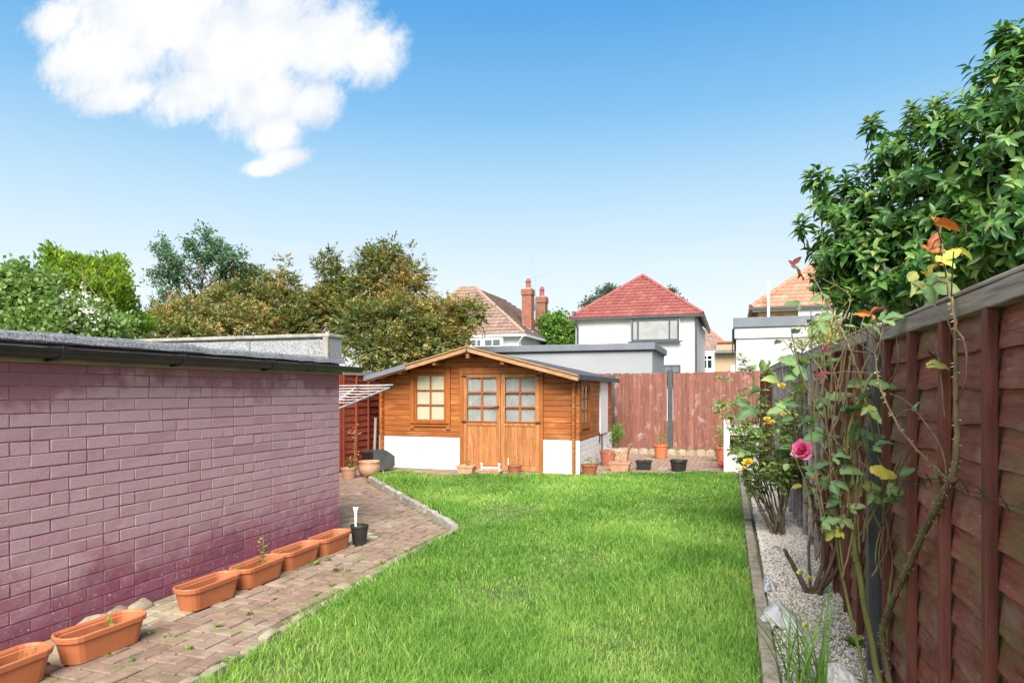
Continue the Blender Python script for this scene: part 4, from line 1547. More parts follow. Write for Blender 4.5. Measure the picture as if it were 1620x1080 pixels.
be = thing('edging', (-1.0, BY - .1, 0), 'cream scalloped edging stones along the foot of the back fence', 'edging')
scb = scallop_mesh(0.20, 0.13, 0.045)
scb.materials.append(M['paver_cream'])
for k in range(14):
    s_ = link_mesh('edging_stone', scb, None, be, loc=(-2.30 + k * .205, BY - .12, R.uniform(-.012, .008)))
    s_.rotation_euler = (0, 0, math.pi / 2 + R.uniform(-.04, .04))


# ================================================================== BUILDINGS BEHIND
def tile_plane(name, parent, mat, a, b, c, d, row=.32, wid=.30):
    """roof slope a-b along the eave, d-c along the ridge: real overlapping tiles clipped to the slope, on a backing sheet"""
    a, b, c, d = (Vector(p) for p in (a, b, c, d))
    ux = (b - a).normalized()
    nrm = (b - a).cross(d - a).normalized()
    uy = nrm.cross(ux)
    back = MB().add([a, b, c, d] if (c - d).length > .02 else [a, b, c], [(0, 1, 2, 3)] if (c - d).length > .02 else [(0, 1, 2)])
    o = back.build(name, mat, parent)
    H = (c - a).dot(uy)
    W = (b - a).length
    dx0, dx1 = (d - a).dot(ux), (c - a).dot(ux)
    V, Q, rv = [], [], []
    k = 0
    v = 0.0
    rr = random.Random(int(W * 1000))
    while v < H - .02:
        v1 = min(v + row * 1.08, H)
        t = (v + row * .5) / H
        lo, hi = dx0 * t, W + (dx1 - W) * t
        u = lo - rr.uniform(0, .02) + (-.5 * wid if k % 2 else 0)
        while u < hi:
            u0, u1 = max(u, lo), min(u + wid - .008, hi)
            if u1 - u0 > .03:
                f = min(1, max(0, rr.gauss(.5, .17)))
                l0, l1 = .115 + rr.uniform(-.008, .008), .022
                n0 = len(V)
                um = (u0 + u1) / 2
                for (uu, vv, hh) in ((u0, v, l0 - .02), (um, v, l0), (u1, v, l0 - .02), (u1, v1, l1 - .018), (um, v1, l1), (u0, v1, l1 - .018), (u0, v, 0), (um, v, 0.0), (u1, v, 0)):
                    V.append(a + ux * uu + uy * vv + nrm * hh)
                    rv.append(f)
                Q += [(n0, n0 + 1, n0 + 4, n0 + 5), (n0 + 1, n0 + 2, n0 + 3, n0 + 4), (n0 + 6, n0 + 7, n0 + 1, n0), (n0 + 7, n0 + 8, n0 + 2, n0 + 1)]
            u += wid
        v += row
        k += 1
    og = ORG[parent]
    me = np_mesh('roof_tile', np.array([tuple(p - og) for p in V]), np.array(Q), None, rv)
    t_ = link_mesh('roof_tile', me, mat, o)
    t_['kind'] = 'stuff'
    return o


def ridge_run(parent, p, q, mat, r=.10):
    p, q = Vector(p), Vector(q)
    n = max(2, int((q - p).length / .42))
    for k in range(n):
        a, b = p + (q - p) * (k / n), p + (q - p) * ((k + 1.04) / n)
        MB().tube([a, b], [r, r * .88], 8).build('ridge_tile', mat, parent)


def flat_window(parent, x0, x1, y, z0, z1, cols, mat, room='dark_room', fr=.06, transom=None, glass='glass_dark', proud=.05):
    """window facing the viewer: frame standing slightly proud, each light its own pane, a flat sheet behind, by default coloured like a dim room"""
    mb = MB()
    mb.box(x0, x0 + fr, y - proud, y - .002, z0, z1)
    mb.box(x1 - fr, x1, y - proud, y - .002, z0, z1)
    mb.box(x0 + fr, x1 - fr, y - proud + .002, y - .002, z0, z0 + fr)
    mb.box(x0 + fr, x1 - fr, y - proud + .002, y - .002, z1 - fr, z1)
    wn_ = mb.build('window', mat, parent)
    MB().box(x0 + .01, x1 - .01, y - .012, y - .003, z0 + .01, z1 - .01).build('window_backing', M[room], wn_)  # flat sheet behind the panes; the dim-room colour paints in an unlit interior
    xs = [x0 + fr] + [x0 + (x1 - x0) * c for c in cols] + [x1 - fr]
    for c in cols:
        xm = x0 + (x1 - x0) * c
        MB().box(xm - fr * .4, xm + fr * .4, y - proud + .004, y - .013, z0 + fr, z1 - fr).build('mullion', mat, wn_)
    zs = [z0 + fr, z1 - fr]
    if transom:
        zt = z0 + (z1 - z0) * transom
        MB().box(x0 + fr, x1 - fr, y - proud + .006, y - .013, zt - fr * .4, zt + fr * .4).build('transom', mat, wn_)
        zs = [z0 + fr, zt, z1 - fr]
    for i in range(len(xs) - 1):
        for j in range(len(zs) - 1):
            MB().box(xs[i] + .01, xs[i + 1] - .01, y - proud + .014, y - proud + .02, zs[j] + .01, zs[j + 1] - .01).build('pane', M[glass], wn_)
    return wn_


# ---- white rendered house with the red hipped roof
HY = 32.8
wh = thing('house', (-4.55, 36.5, 0), 'white rendered house with a red tiled hipped roof and a wide grey window', 'house')
MB().box(-7.48, -1.62, HY, HY + 9.4, -.03, 4.93).build('wall', M['render_white'], wh)
EL, ER, EYf, EYb, EZ, PZ = -7.72, -1.36, HY - .28, HY + 9.7, 4.98, 7.42
PXc, PY = (EL + ER) / 2, HY + 2.95
tile_plane('roof', wh, M['tile_red'], (EL, EYf, EZ), (ER, EYf, EZ), (PXc + .01, PY, PZ), (PXc - .01, PY, PZ), row=.30, wid=.30)
tile_plane('roof', wh, M['tile_red'], (ER, EYf, EZ), (ER, EYb, EZ), (PXc, EYb - 3.2, PZ), (PXc, PY, PZ), row=.32, wid=.32)
tile_plane('roof', wh, M['tile_red'], (EL, EYb, EZ), (EL, EYf, EZ), (PXc, PY, PZ), (PXc, EYb - 3.2, PZ), row=.32, wid=.32)
ridge_run(wh, (EL, EYf, EZ + .05), (PXc, PY, PZ + .06), M['ridge_red'])
ridge_run(wh, (ER, EYf, EZ + .05), (PXc, PY, PZ + .06), M['ridge_red'])
ridge_run(wh, (PXc, PY, PZ + .06), (PXc, EYb - 3.2, PZ + .06), M['ridge_red'])
MB().box(EL + .05, ER - .05, EYf + .10, EYf + .30, EZ - .07, EZ - .012).build('soffit', M['upvc'], wh)
MB().box(EL - .02, ER + .02, EYf - .02, EYf + .09, EZ - .085, EZ + .0).build('gutter', M['anthracite'], wh)
MB().box(ER - .09, ER + .03, EYf + .095, EYb, EZ - .10, EZ - .005).build('gutter', M['anthracite'], wh)
MB().tube([(EL + .25, EYf - .02, EZ + .35), (EL + .27, EYf + .03, EZ - .05), (-7.36, HY - .09, EZ - .45), (-7.36, HY - .09, 0)], .055, 8).build('downpipe', M['anthracite'], wh)
MB().tube([(-1.66, HY - .09, EZ - .1), (-1.66, HY - .09, 0)], .05, 8).build('downpipe', M['anthracite'], wh)
# shallow bay
MB().box(-4.72, -2.40, HY - .16, HY - .001, 3.72, 4.90).build('bay', M['render_white'], wh)
flat_window(wh, -4.68, -2.43, HY - .162, 3.78, 4.86, (.14, .80), M['anthracite'], room='net', fr=.085, proud=.07, glass='glass')
MB().box(-4.84, -2.28, HY - .27, HY - .163, 3.71, 3.775).build('sill', M['anthracite'], wh)
flat_window(wh, -3.20, -2.38, HY, 1.55, 2.64, (.5,), M['anthracite'], room='net', fr=.08, proud=.07)

# ---- grey flat-roofed outbuilding just behind the fence
go = thing('outbuilding', (-5.5, 18.8, 0), 'light grey rendered flat-roofed garden outbuilding behind the summer house', 'outbuilding')
MB().box(-9.2, -1.95, 17.24, 20.3, -.03, 2.44).build('wall', M['render_grey'], go)
MB().box(-9.28, -1.87, 17.15, 20.38, 2.44, 2.615).build('roof_edge', M['lead'], go, bev=.012)
MB().box(-9.22, -1.93, 17.21, 20.32, 2.405, 2.438).build('drip_trim', M['anthracite'], go)
MB().box(-9.1, -2.05, 17.4, 20.2, 2.60, 2.625).build('roof', M['felt'], go)

# ---- brown roofed house with two chimneys
bh = thing('house', (-15.5, 43, 0), 'white house with a weathered brown tiled roof and two brick chimneys', 'house')
BX0, BX1, BF, BB = -19.6, -12.15, 39.2, 53.5
MB().box(BX0 + .3, BX1 - .3, BF + .35, BB - .3, -.03, 4.85).build('wall', M['render_white'], bh)
RZ = 8.50
rl, rr_ = (-17.95, 42.9, RZ), (-16.85, 42.9, RZ)
tile_plane('roof', bh, M['tile_brown'], (BX0 - 1.0, BF, 4.9), (BX1, BF, 4.9), rr_, rl, row=.34, wid=.32)
tile_plane('roof', bh, M['tile_brown'], (BX1, BF, 4.9), (BX1 + .1, BB, 4.9), (-16.7, 48.2, RZ - .1), rr_, row=.34, wid=.32)
ridge_run(bh, rl, rr_, M['ridge_brown'], .13)
ridge_run(bh, rr_, (BX1, BF, 4.95), M['ridge_brown'], .13)
ridge_run(bh, rl, (BX0 - 1.0, BF, 4.95), M['ridge_brown'], .13)
MB().box(BX0 - 1.0, BX1 + .05, BF - .10, BF + .34, 4.76, 4.89).build('fascia', M['upvc'], bh)
MB().box(BX1 - .02, BX1 + .12, BF - .1, BB, 4.74, 4.88).build('gutter', M['upvc'], bh)
MB().tube([(BX1 - .05, BF - .06, 4.75), (BX1 - .45, BF + .2, 4.35), (BX1 - .5, BF + .28, 0)], .06, 8).build('downpipe', M['upvc'], bh)
# projecting bay with casements
MB().box(-16.2, -13.55, BF + .02, BF + .345, -.03, 4.75).build('bay', M['upvc'], bh)
flat_window(bh, -16.05, -14.9, BF + .018, 3.2, 4.66, (.36, .68), M['upvc'], fr=.09, transom=.66, proud=.08)
flat_window(bh, -14.80, -13.62, BF + .018, 3.2, 4.66, (.5,), M['upvc'], fr=.09, transom=.66, proud=.08)
for cx_, cy_, w_, zt, seed in ((-12.95, 42.6, .66, 8.13, 1), (-12.65, 44.9, .68, 7.90, 2)):
    zb = 4.6
    ch = MB().box(cx_ - w_ / 2, cx_ + w_ / 2, cy_ - w_ / 2, cy_ + w_ / 2, zb, zt - .42).build('chimney', M['chimney'], bh)
    MB().box(cx_ - w_ / 2 - .05, cx_ + w_ / 2 + .05, cy_ - w_ / 2 - .05, cy_ + w_ / 2 + .05, zt - .415, zt - .05).build('chimney_cap', M['chimney'], ch, bev=.02)
    MB().box(cx_ - w_ / 2 - .02, cx_ + w_ / 2 + .02, cy_ - w_ / 2 - .02, cy_ + w_ / 2 + .02, zt - .045, zt + .03).build('flaunching', M['concrete'], ch, bev=.02)
    MB().lathe([(.21, 0), (.17, .12), (.155, .42), (.19, .45), (.19, .53), (.15, .55)], (cx_ + .02, cy_, zt + .03), 12).build('chimney_pot', M['ridge_red'], ch, smooth=False)
    MB().tube([(cx_ + .02, cy_, zt + .5), (cx_ + .03, cy_, zt + .72)], .11, 10).build('cowl', M['clay_red'], ch)
    # pale lead flashing stepped up the slope
    for q in range(4):
        MB().box(cx_ - w_ / 2 - .05 + q * .22, cx_ - w_ / 2 + .18 + q * .22, cy_ - w_ / 2 - .09 - .002 * q, cy_ - w_ / 2 - .06, 5.55 - q * .16, 5.80 - q * .16).build('flashing', M['render_pale'], ch)
aer = MB()
ax0 = atY(842, 520, 42.6)
t1 = atY(841, 411, 42.6)
aer.tube([(t1.x, 42.6, 6.4), t1], .022, 6)
aer.tube([(t1.x - .05, 42.6, t1.z - .02), (t1.x + .30, 42.6, t1.z - .03)], .012, 5)
a_ = aer.build('aerial', M['alu'], bh)
for q in range(3):
    p = Vector((t1.x + .06 + q * .1, 42.6, t1.z - .03))
    MB().tube([p + Vector((0, -.12, -.06)), p + Vector((0, .12, .06))], .008, 4).build('aerial_rod', M['alu'], a_)
t2 = atY(847, 437, 43.6)
aer2 = MB()
aer2.tube([(t2.x, 43.6, 6.0), (t2.x, 43.6, t2.z)], .02, 6)
aer2.tube([(t2.x - .35, 43.6, t2.z - .05), (t2.x + .95, 43.6, t2.z + .15)], .012, 5)
a_ = aer2.build('aerial', M['alu'], bh)
for q in range(6):
    p = Vector((t2.x - .2 + q * .2, 43.6, t2.z - .02 + q * .03))
    MB().tube([p + Vector((0, -.16, -.1)), p + Vector((0, .16, .1))], .008, 4).build('aerial_rod', M['alu'], a_)
dish = MB()
dc = atY(846, 482, 43.4)
dish.lathe([(.02, .0), (.20, .03), (.40, .11), (.41, .115), (.20, .05), (.02, .02)], (0, 0, 0), 18, sy=.9)
dish.v = [(dc.x - v[2] * .9 - .0 + v[0] * .35, dc.y + v[2] * .4 + v[0] * .9, dc.z + v[1] * 1.15) for v in dish.v]
dish.build('satellite_dish', M['alu'], bh, smooth=True)

# ---- pale outbuilding with a dark roof edge beyond the back corner
po = thing('outbuilding', (1.5, 20, 0), 'pale flat-roofed outbuilding with a dark roof edge and white band behind the fence corner', 'outbuilding')
MB().box(0.07, 3.6, 17.62, 23.5, -.03, 2.70).build('wall', M['render_pale'], po)
MB().box(0.03, 3.64, 17.58, 23.55, 2.70, 2.965).build('band', M['render_white'], po, bev=.006)
MB().box(0.0, 3.67, 17.53, 23.58, 2.968, 3.21).build('roof_edge', M['lead'], po, bev=.01)
MB().box(-.03, .0, 17.9, 23.4, 2.60, 2.966).build('gutter', M['anthracite'], po)

# ---- stock brick house with the orange roof
oh = thing('house', (5, 34, 0), 'yellow brick house with a pale orange tiled roof behind the big shrub', 'house')
MB().box(1.05, 8.6, 30.85, 38.2, -.03, 4.85).build('wall', M['stock'], oh)
OX0, OX1, OF_, OB = 0.72, 9.0, 30.5, 38.6
opx, opy, opz = 4.3, 34.4, 7.75
tile_plane('roof', oh, M['tile_orange'], (OX0, OF_, 4.95), (OX1, OF_, 4.95), (opx + 1.1, opy, opz), (opx, opy, opz), row=.33, wid=.31)
tile_plane('roof', oh, M['tile_orange'], (OX0, OB, 4.95), (OX0, OF_, 4.95), (opx, opy, opz), (opx, opy + .02, opz), row=.33, wid=.31)
ridge_run(oh, (OX0, OF_, 5.0), (opx, opy, opz + .05), M['ridge_orange'], .12)
MB().box(OX0 - .03, OX1 + .03, OF_ - .08, OF_ + .05, 4.86, 4.95).build('gutter', M['anthracite'], oh)
MB().box(OX0 - .04, OX0 + .08, OF_ + .055, OB, 4.85, 4.94).build('gutter', M['anthracite'], oh)
MB().box(OX0 + .06, OX1 - .06, OF_ + .055, OF_ + .33, 4.80, 4.86).build('soffit', M['upvc'], oh)
MB().tube([(1.42, 30.42, 3.2), (1.42, 30.42, 6.05)], .06, 8).build('vent_pipe', M['upvc'], oh)
flat_window(oh, 3.6, 5.6, 30.85, 3.25, 4.7, (.33, .67), M['upvc'], fr=.09, transom=.7)
MB().box(1.75, 2.05, 30.82, 30.849, 4.35, 4.65).build('air_brick', M['clay_red'], oh)
MB().box(2.6, 9.0, 30.6, 30.84, 4.35, 4.78).build('gable_board', M['render_white'], oh)

# ---- small far house between them
fh = thing('house', (-.8, 63, 0), 'distant brown-roofed brick house glimpsed beside the white house', 'house')
MB().box(-3.6, .9, 60.3, 66, -.03, 4.72).build('wall', M['stock'], fh)
MB().box(-3.58, -1.52, 60.1, 60.295, -.03, 4.70).build('wall', M['render_white'], fh)
tile_plane('roof', fh, M['tile_brown'], (-5.0, 60, 4.75), (-.1, 60, 4.95), (-2.1, 63.2, 6.95), (-3.9, 63.2, 6.95), row=.36, wid=.36)
tile_plane('roof', fh, M['tile_brown'], (-.1, 60, 4.95), (.2, 67, 4.95), (-2.0, 64.5, 6.95), (-2.1, 63.2, 6.95), row=.36, wid=.36)
ridge_run(fh, (-.1, 60, 5.0), (-2.1, 63.2, 7.0), M['ridge_orange'], .13)
flat_window(fh, -2.62, -1.66, 60.098, 3.25, 4.50, (.5,), M['upvc'], fr=.10, transom=.66)
MB().box(-1.45, .9, 59.6, 60.29, 4.62, 4.86).build('porch_roof', M['lead'], fh)
ridge_run(fh, (-1.3, 59.9, 5.55), (.5, 59.9, 5.55), M['tile_orange'], .12)
MB().box(-1.4, .8, 59.95, 60.29, 4.87, 5.50).build('parapet', M['stock'], fh)
MB().box(-.2, .15, 59.3, 59.9, -.03, 3.55).build('gate_pier', M['render_white'], fh)


# ================================================================== PLANTS
RHOMB = (np.array([[0, 0, 0], [.45, .5, .06], [1, 0, -.05], [.45, -.5, .06]]), np.array([[0, 1, 2, 3]]))


def _leaf15(fold=.18, curl=.22):
    st = [(0, .04), (.18, .72), (.45, 1.0), (.75, .66), (1, .03)]
    v = []
    for t, wd in st:
        z = -curl * t * t
        for s in (-1, 0, 1):
            v.append((t, s * wd * .5, z + (fold * abs(s) * wd * .5)))
    q = []
    for i in range(4):
        for s in range(2):
            a = i * 3 + s
            q.append((a, a + 1, a + 4, a + 3))
    return np.array(v), np.array(q)


LEAF15 = _leaf15()


def _round_leaf(fold, curl, cup=.03, teeth=.07):
    """broad toothed leaflet: five vertices across, rippled, folded along the midrib"""
    n = 12
    v = []
    for i in range(n + 1):
        t = i / n
        wd = max(.03, math.sin(math.pi * t ** .82) ** .72)
        wd *= 1 + (teeth if i % 2 else -teeth * .6)
        z = -curl * t * t
        for s in (-1, -.5, 0, .5, 1):
            a = abs(s) * wd * .5
            v.append((t - (.03 if abs(s) == 1 and i % 2 else 0), s * wd * .5, z + fold * a + cup * abs(s) * math.sin(t * 14 + s * 2)))
    q = [(i * 5 + k, i * 5 + k + 1, i * 5 + k + 6, i * 5 + k + 5) for i in range(n) for k in range(4)]
    return np.array(v), np.array(q)


ROUND = _round_leaf(.16, .16)
ROUNDS = [_round_leaf(.10, .10), _round_leaf(.30, .30, .03), _round_leaf(-.12, .22, .04), _round_leaf(.22, -.10, .03), _round_leaf(.45, .35, .02)]


def leaf_verts(P, D, N_, L, W, tmpl):
    T, Q = tmpl
    D = unit(D)
    N_ = unit(N_ - D * (N_ * D).sum(1, keepdims=True))
    S = np.cross(N_, D)
    L = np.asarray(L)[:, None, None]
    W = np.asarray(W)[:, None, None]
    V = P[:, None] + L * T[None, :, 0:1] * D[:, None] + W * T[None, :, 1:2] * S[:, None] + L * T[None, :, 2:3] * N_[:, None]
    k = len(T)
    F = (np.arange(len(P))[:, None, None] * k + Q[None]).reshape(-1, 4)
    return V.reshape(-1, 3), F


def leaf_obj(name, parent, mat, P, D, N_, L, W, rv, tmpl=RHOMB, smooth=False):
    V, F = leaf_verts(P, D, N_, L, W, tmpl)
    k = len(tmpl[0])
    rr_ = np.repeat(rv, k)
    if k == 65:
        mid = np.where(np.abs(tmpl[0][:, 1]) < 1e-6, .14, np.where(np.abs(tmpl[0][:, 1]) < .3, .03, -.06))
        rr_ = np.clip(rr_ + np.tile(mid, len(rv)), 0, 1)
    me = np_mesh(name, V - np.array(ORG[parent]), F, None, rr_, smooth)
    return link_mesh(name, me, mat, parent)


def rand_dir(n):
    return unit(rng.normal(size=(n, 3)))


def blob_points(blobs, n, shell=.55):
    w_ = np.array([b[3] * b[4] + b[4] * b[5] + b[3] * b[5] for b in blobs])
    idx = rng.choice(len(blobs), n, p=w_ / w_.sum())
    B = np.array(blobs)[idx]
    d = rand_dir(n)
    r = shell + (1 - shell) * rng.random(n) ** .6
    bump = 1 + .22 * np.sin(d[:, 0] * 5 + idx * 1.7) * np.sin(d[:, 1] * 4.3 + idx) + .14 * np.sin(d[:, 2] * 9 + d[:, 0] * 6 + idx)
    P = B[:, :3] + d * B[:, 3:6] * (r * bump)[:, None]
    return P, unit(d / B[:, 3:6])


def limbs(mb, base, tips, r0, seed=0, n=5):
    rr = random.Random(seed)
    for tp in tips:
        a, b = Vector(base), Vector(tp)
        pts = []
        for k in range(n + 1):
            t = k / n
            p = a.lerp(b, t)
            p.z += (b.z - a.z) * .12 * math.sin(t * math.pi)
            j = (b - a).length * .035
            if 0 < k < n:
                p += Vector((rr.uniform(-j, j), rr.uniform(-j, j), rr.uniform(-j, j)))
            pts.append(p)
        mb.tube(pts, [r0 * (1 - .85 * k / n) for k in range(n + 1)], 6)


def broad_tree(name, label, cat, base, blobs, mat, n_clump, per, cr, L, Wr, seed=0, group=None, shell=.5, up=.35, bias=0.0, trunk_r=.09, tmpl=RHOMB, droop=0.0):
    root = thing(name, base, label, cat, group)
    C, O = blob_points(blobs, n_clump, shell)
    C, O = np.repeat(C, per, 0), np.repeat(O, per, 0)
    n = len(C)
    off = rng.normal(size=(n, 3)) * cr * np.array([1, 1, .7])
    P = C + off
    D = unit(O * .5 + rand_dir(n) * .8 + np.array([0, 0, up - droop]))
    Nn = unit(rand_dir(n) * .8 + np.array([0, 0, .9]) + O * .4)
    cl = np.repeat(rng.normal(.5, .17, n_clump), per)
    rv = np.clip(cl + rng.normal(0, .16, n) + bias, 0, 1)
    ln = L * rng.uniform(.65, 1.25, n)
    leaf_obj('crown', root, mat, P, D, Nn, ln, ln * Wr, rv, tmpl)
    mb = MB()
    top = Vector((np.mean([b[0] for b in blobs]), np.mean([b[1] for b in blobs]), np.mean([b[2] for b in blobs])))
    b0 = Vector(base)
    fork = b0.lerp(Vector((top.x, top.y, top.z)), .55)
    mb.tube([b0, b0.lerp(fork, .5) + Vector((.03, .02, 0)), fork], [trunk_r * 1.3, trunk_r, trunk_r * .8], 8)
    limbs(mb, fork, [Vector(b[:3]) + Vector((0, 0, b[5] * .45)) for b in blobs], trunk_r * .6, seed)
    mb.build('trunk', M['bark'], root, smooth=True)
    return root


# ---- bright yellow-green shrub and the white-flowered bramble beside it, over the garage
c = atD(140, 440, 12.0)
broad_tree('shrub', 'bright yellow-green leafy shrub rising behind the garage roof', 'shrub', (c.x, c.y, 0),
           [(*atD(135, 455, 12), .55, .6, .50), (*atD(115, 425, 12), .35, .5, .25), (*atD(165, 470, 12), .50, .6, .45), (*atD(185, 505, 12.2), .45, .6, .4), (*atD(155, 425, 12), .25, .4, .2), (*atD(130, 540, 12), .9, .7, .5)]
           + [(*atD(R.uniform(75, 200), R.uniform(408, 475), R.uniform(11.6, 12.3)), .07, .08, R.uniform(.10, .22)) for _ in range(26)],
           M['leaf_bright'], 760, 26, .07, .10, .45, 3, shell=.35, up=.7)
c = atD(60, 490, 11.0)
br = broad_tree('bramble', 'pale green bramble with white flowers beside the yellow-green shrub', 'bramble', (c.x, c.y, 0),
                [(*atD(55, 485, 11), .62, .5, .45), (*atD(10, 470, 11), .40, .5, .45), (*atD(120, 505, 11), .5, .45, .35), (*atD(60, 520, 10.8), .9, .5, .4), (*atD(40, 440, 11), .2, .3, .2), (*atD(170, 520, 11), .4, .4, .25)]
                + [(*atD(R.uniform(-10, 110), R.uniform(435, 490), R.uniform(10.6, 11.3)), .08, .08, R.uniform(.08, .2)) for _ in range(18)],
                M['leaf_mid'], 600, 26, .095, .095, .62, 4, shell=.35, up=.3)
Pw, Ow = blob_points([(*atD(125, 480, 10.6), .42, .2, .28), (*atD(140, 505, 10.6), .40, .2, .22)], 55, .6)
Pw = np.repeat(Pw, 5, 0) + rng.normal(size=(275, 3)) * .025
leaf_obj('flower', br, M['petal_white'], Pw, rand_dir(275) + np.array([0, -.6, .4]), rand_dir(275), np.full(275, .045), np.full(275, .04), rng.random(275))['kind'] = 'stuff'
# long arching shoots on the bramble
mb = MB()
for k in range(9):
    a = atD(20 + k * 20, 480, 11)
    b = atD(R.uniform(-10, 190), R.uniform(400, 440), 11)
    mid = a.lerp(b, .6) + Vector((0, 0, .12))
    mb.tube([a, mid, b], [.008, .006, .003], 4)
mb.build('shoot', M['cane_green'], br)['kind'] = 'stuff'

def smooth_path(pts, n=6, wob=0.0, rr=R):
    pts = [Vector(p) for p in pts]
    out = []
    m = len(pts)
    for i in range(m - 1):
        p0, p1, p2, p3 = pts[max(i - 1, 0)], pts[i], pts[i + 1], pts[min(i + 2, m - 1)]
        for k in range(n):
            t = k / n
            q = .5 * ((2 * p1) + (p2 - p0) * t + (2 * p0 - 5 * p1 + 4 * p2 - p3) * t * t + (3 * p1 - p0 - 3 * p2 + p3) * t ** 3)
            if wob:
                q += Vector((rr.uniform(-wob, wob), rr.uniform(-wob, wob), rr.uniform(-wob, wob)))
            out.append(q)
    out.append(pts[-1])
    return out


# ---- airy blue-green tree: leaves strung along thin branches
def airy():
    c = atD(322, 600, 18)
    root = thing('tree', (c.x, c.y, 0), 'airy blue-green tree with thin upright branches behind the bronze hedge trees', 'tree')
    br_ = [[(322, 520), (318, 470), (325, 420), (330, 385), (322, 362)], [(320, 480), (345, 440), (352, 410), (335, 380)], [(318, 480), (300, 450), (285, 420), (262, 405), (250, 392)], [(300, 450), (270, 440), (252, 430), (243, 445)],
           [(320, 460), (350, 435), (380, 425), (402, 432)], [(325, 440), (310, 410), (304, 392), (302, 385)], [(345, 440), (365, 415), (372, 402), (352, 400)], [(310, 500), (285, 475), (262, 465), (250, 480)], [(322, 500), (355, 465), (385, 450), (395, 445)],
           [(316, 480), (290, 440), (268, 420), (258, 385)], [(300, 500), (275, 490), (255, 500), (240, 495)], [(325, 420), (340, 405), (347, 392)], [(285, 470), (275, 440), (272, 410)], [(330, 480), (372, 470), (405, 460)]]
    mb = MB()
    P = []
    for pts in br_:
        w3 = [atD(x, y, 18 + R.uniform(-.5, .5)) for x, y in pts]
        sp_ = smooth_path(w3, 8, .012)
        m = len(sp_)
        mb.tube(sp_, [.035 * (1 - .85 * i / m) for i in range(m)], 5)
        for i in range(m // 4, m):
            for k in range(3):
                q = sp_[i] + Vector((R.gauss(0, .13), R.gauss(0, .13), R.gauss(.02, .11)))
                if R.random() < .30:
                    mb.tube([sp_[i], q], [.006, .003], 4)
                for z in range(11):
                    P.append(q + Vector((R.gauss(0, .055), R.gauss(0, .055), R.gauss(0, .05))))
    mb.tube([(c.x, c.y, 0), atD(320, 560, 18), atD(322, 500, 18)], [.10, .08, .06], 8)
    mb.build('trunk', M['bark'], root, smooth=True)
    P = np.array([tuple(p) for p in P])
    n = len(P)
    ln = .085 * rng.uniform(.6, 1.25, n)
    leaf_obj('crown', root, M['leaf_blue'], P, rand_dir(n) + np.array([0, 0, .2]), rand_dir(n) * .8 + np.array([0, 0, .8]), ln, ln * .62, np.clip(rng.normal(.5, .22, n), 0, 1))


airy()


# ---- bronze-green conifers in a row
def conifer(name, label, base, blobs, n_spray, per, sl, seed, bias=0.0, group='bronze-green hedge trees'):
    n_spray = int(n_spray * 1.45)
    root = thing(name, base, label, 'tree', group)
    C, O = blob_points(blobs, n_spray, .5)
    A = unit(O * .75 + rand_dir(n_spray) * .45 + np.array([0, 0, .18]))
    ln = sl * rng.uniform(.6, 1.4, n_spray)
    t = rng.random((n_spray, per)) ** .85
    ref = unit(np.cross(A, rand_dir(n_spray) * .5 + np.array([0, 0, 1.])))
    side = rng.choice([-1., 1.], (n_spray, per))
    fan = (1 - t) * .30 * rng.random((n_spray, per)) ** .7 * side
    pos = C[:, None] + A[:, None] * (t * ln[:, None])[..., None] + ref[:, None] * (fan * ln[:, None])[..., None]
    pos = pos + rng.normal(size=pos.shape) * .014
    pos[..., 2] -= .25 * (t * ln[:, None]) ** 2
    n = n_spray * per
    D = unit(np.repeat(A, per, 0) * 1.0 + np.repeat(ref, per, 0) * (side.ravel() * .75)[:, None] + rand_dir(n) * .35 + np.array([0, 0, -.15]))
    Nn = unit(rand_dir(n) * .7 + np.array([0, 0, .9]))
    # bronze on the shoot tips, patch by patch
    patch = vnoise(C[:, 0] + C[:, 1] * .6, C[:, 2] * 1.4, 1.9, seed) * .20 + rng.normal(0, .13, n_spray)
    rv = np.clip(.33 + bias + np.repeat(patch, per) + (t.ravel() - .45) * .42 + rng.normal(0, .07, n), 0, 1)
    L_ = .105 * rng.uniform(.55, 1.3, n) * (sl / .35) ** .5 * (1.15 - .5 * t.ravel())
    leaf_obj('crown', root, M['leaf_con'], pos.reshape(-1, 3), D, Nn, L_, L_ * .42, rv)
    mb = MB()
    b0 = Vector(base)
    tz = max(b[2] for b in blobs)
    tops = [Vector(b[:3]) for b in blobs]
    cx_ = sum(t_.x for t_ in tops) / len(tops)
    cy_ = sum(t_.y for t_ in tops) / len(tops)
    fork = Vector((cx_, cy_, b0.z + (tz - b0.z) * .35))
    mb.tube([b0, b0.lerp(fork, .5), fork], [.16, .13, .10], 8)
    limbs(mb, fork, tops, .06, seed)
    mb.build('trunk', M['bark'], root, smooth=True)
    return root


def B(x, y, d, rx, rz, ry=None):
    p = atD(x, y, d)
    return (p.x, p.y, p.z, rx, ry or rx, rz)


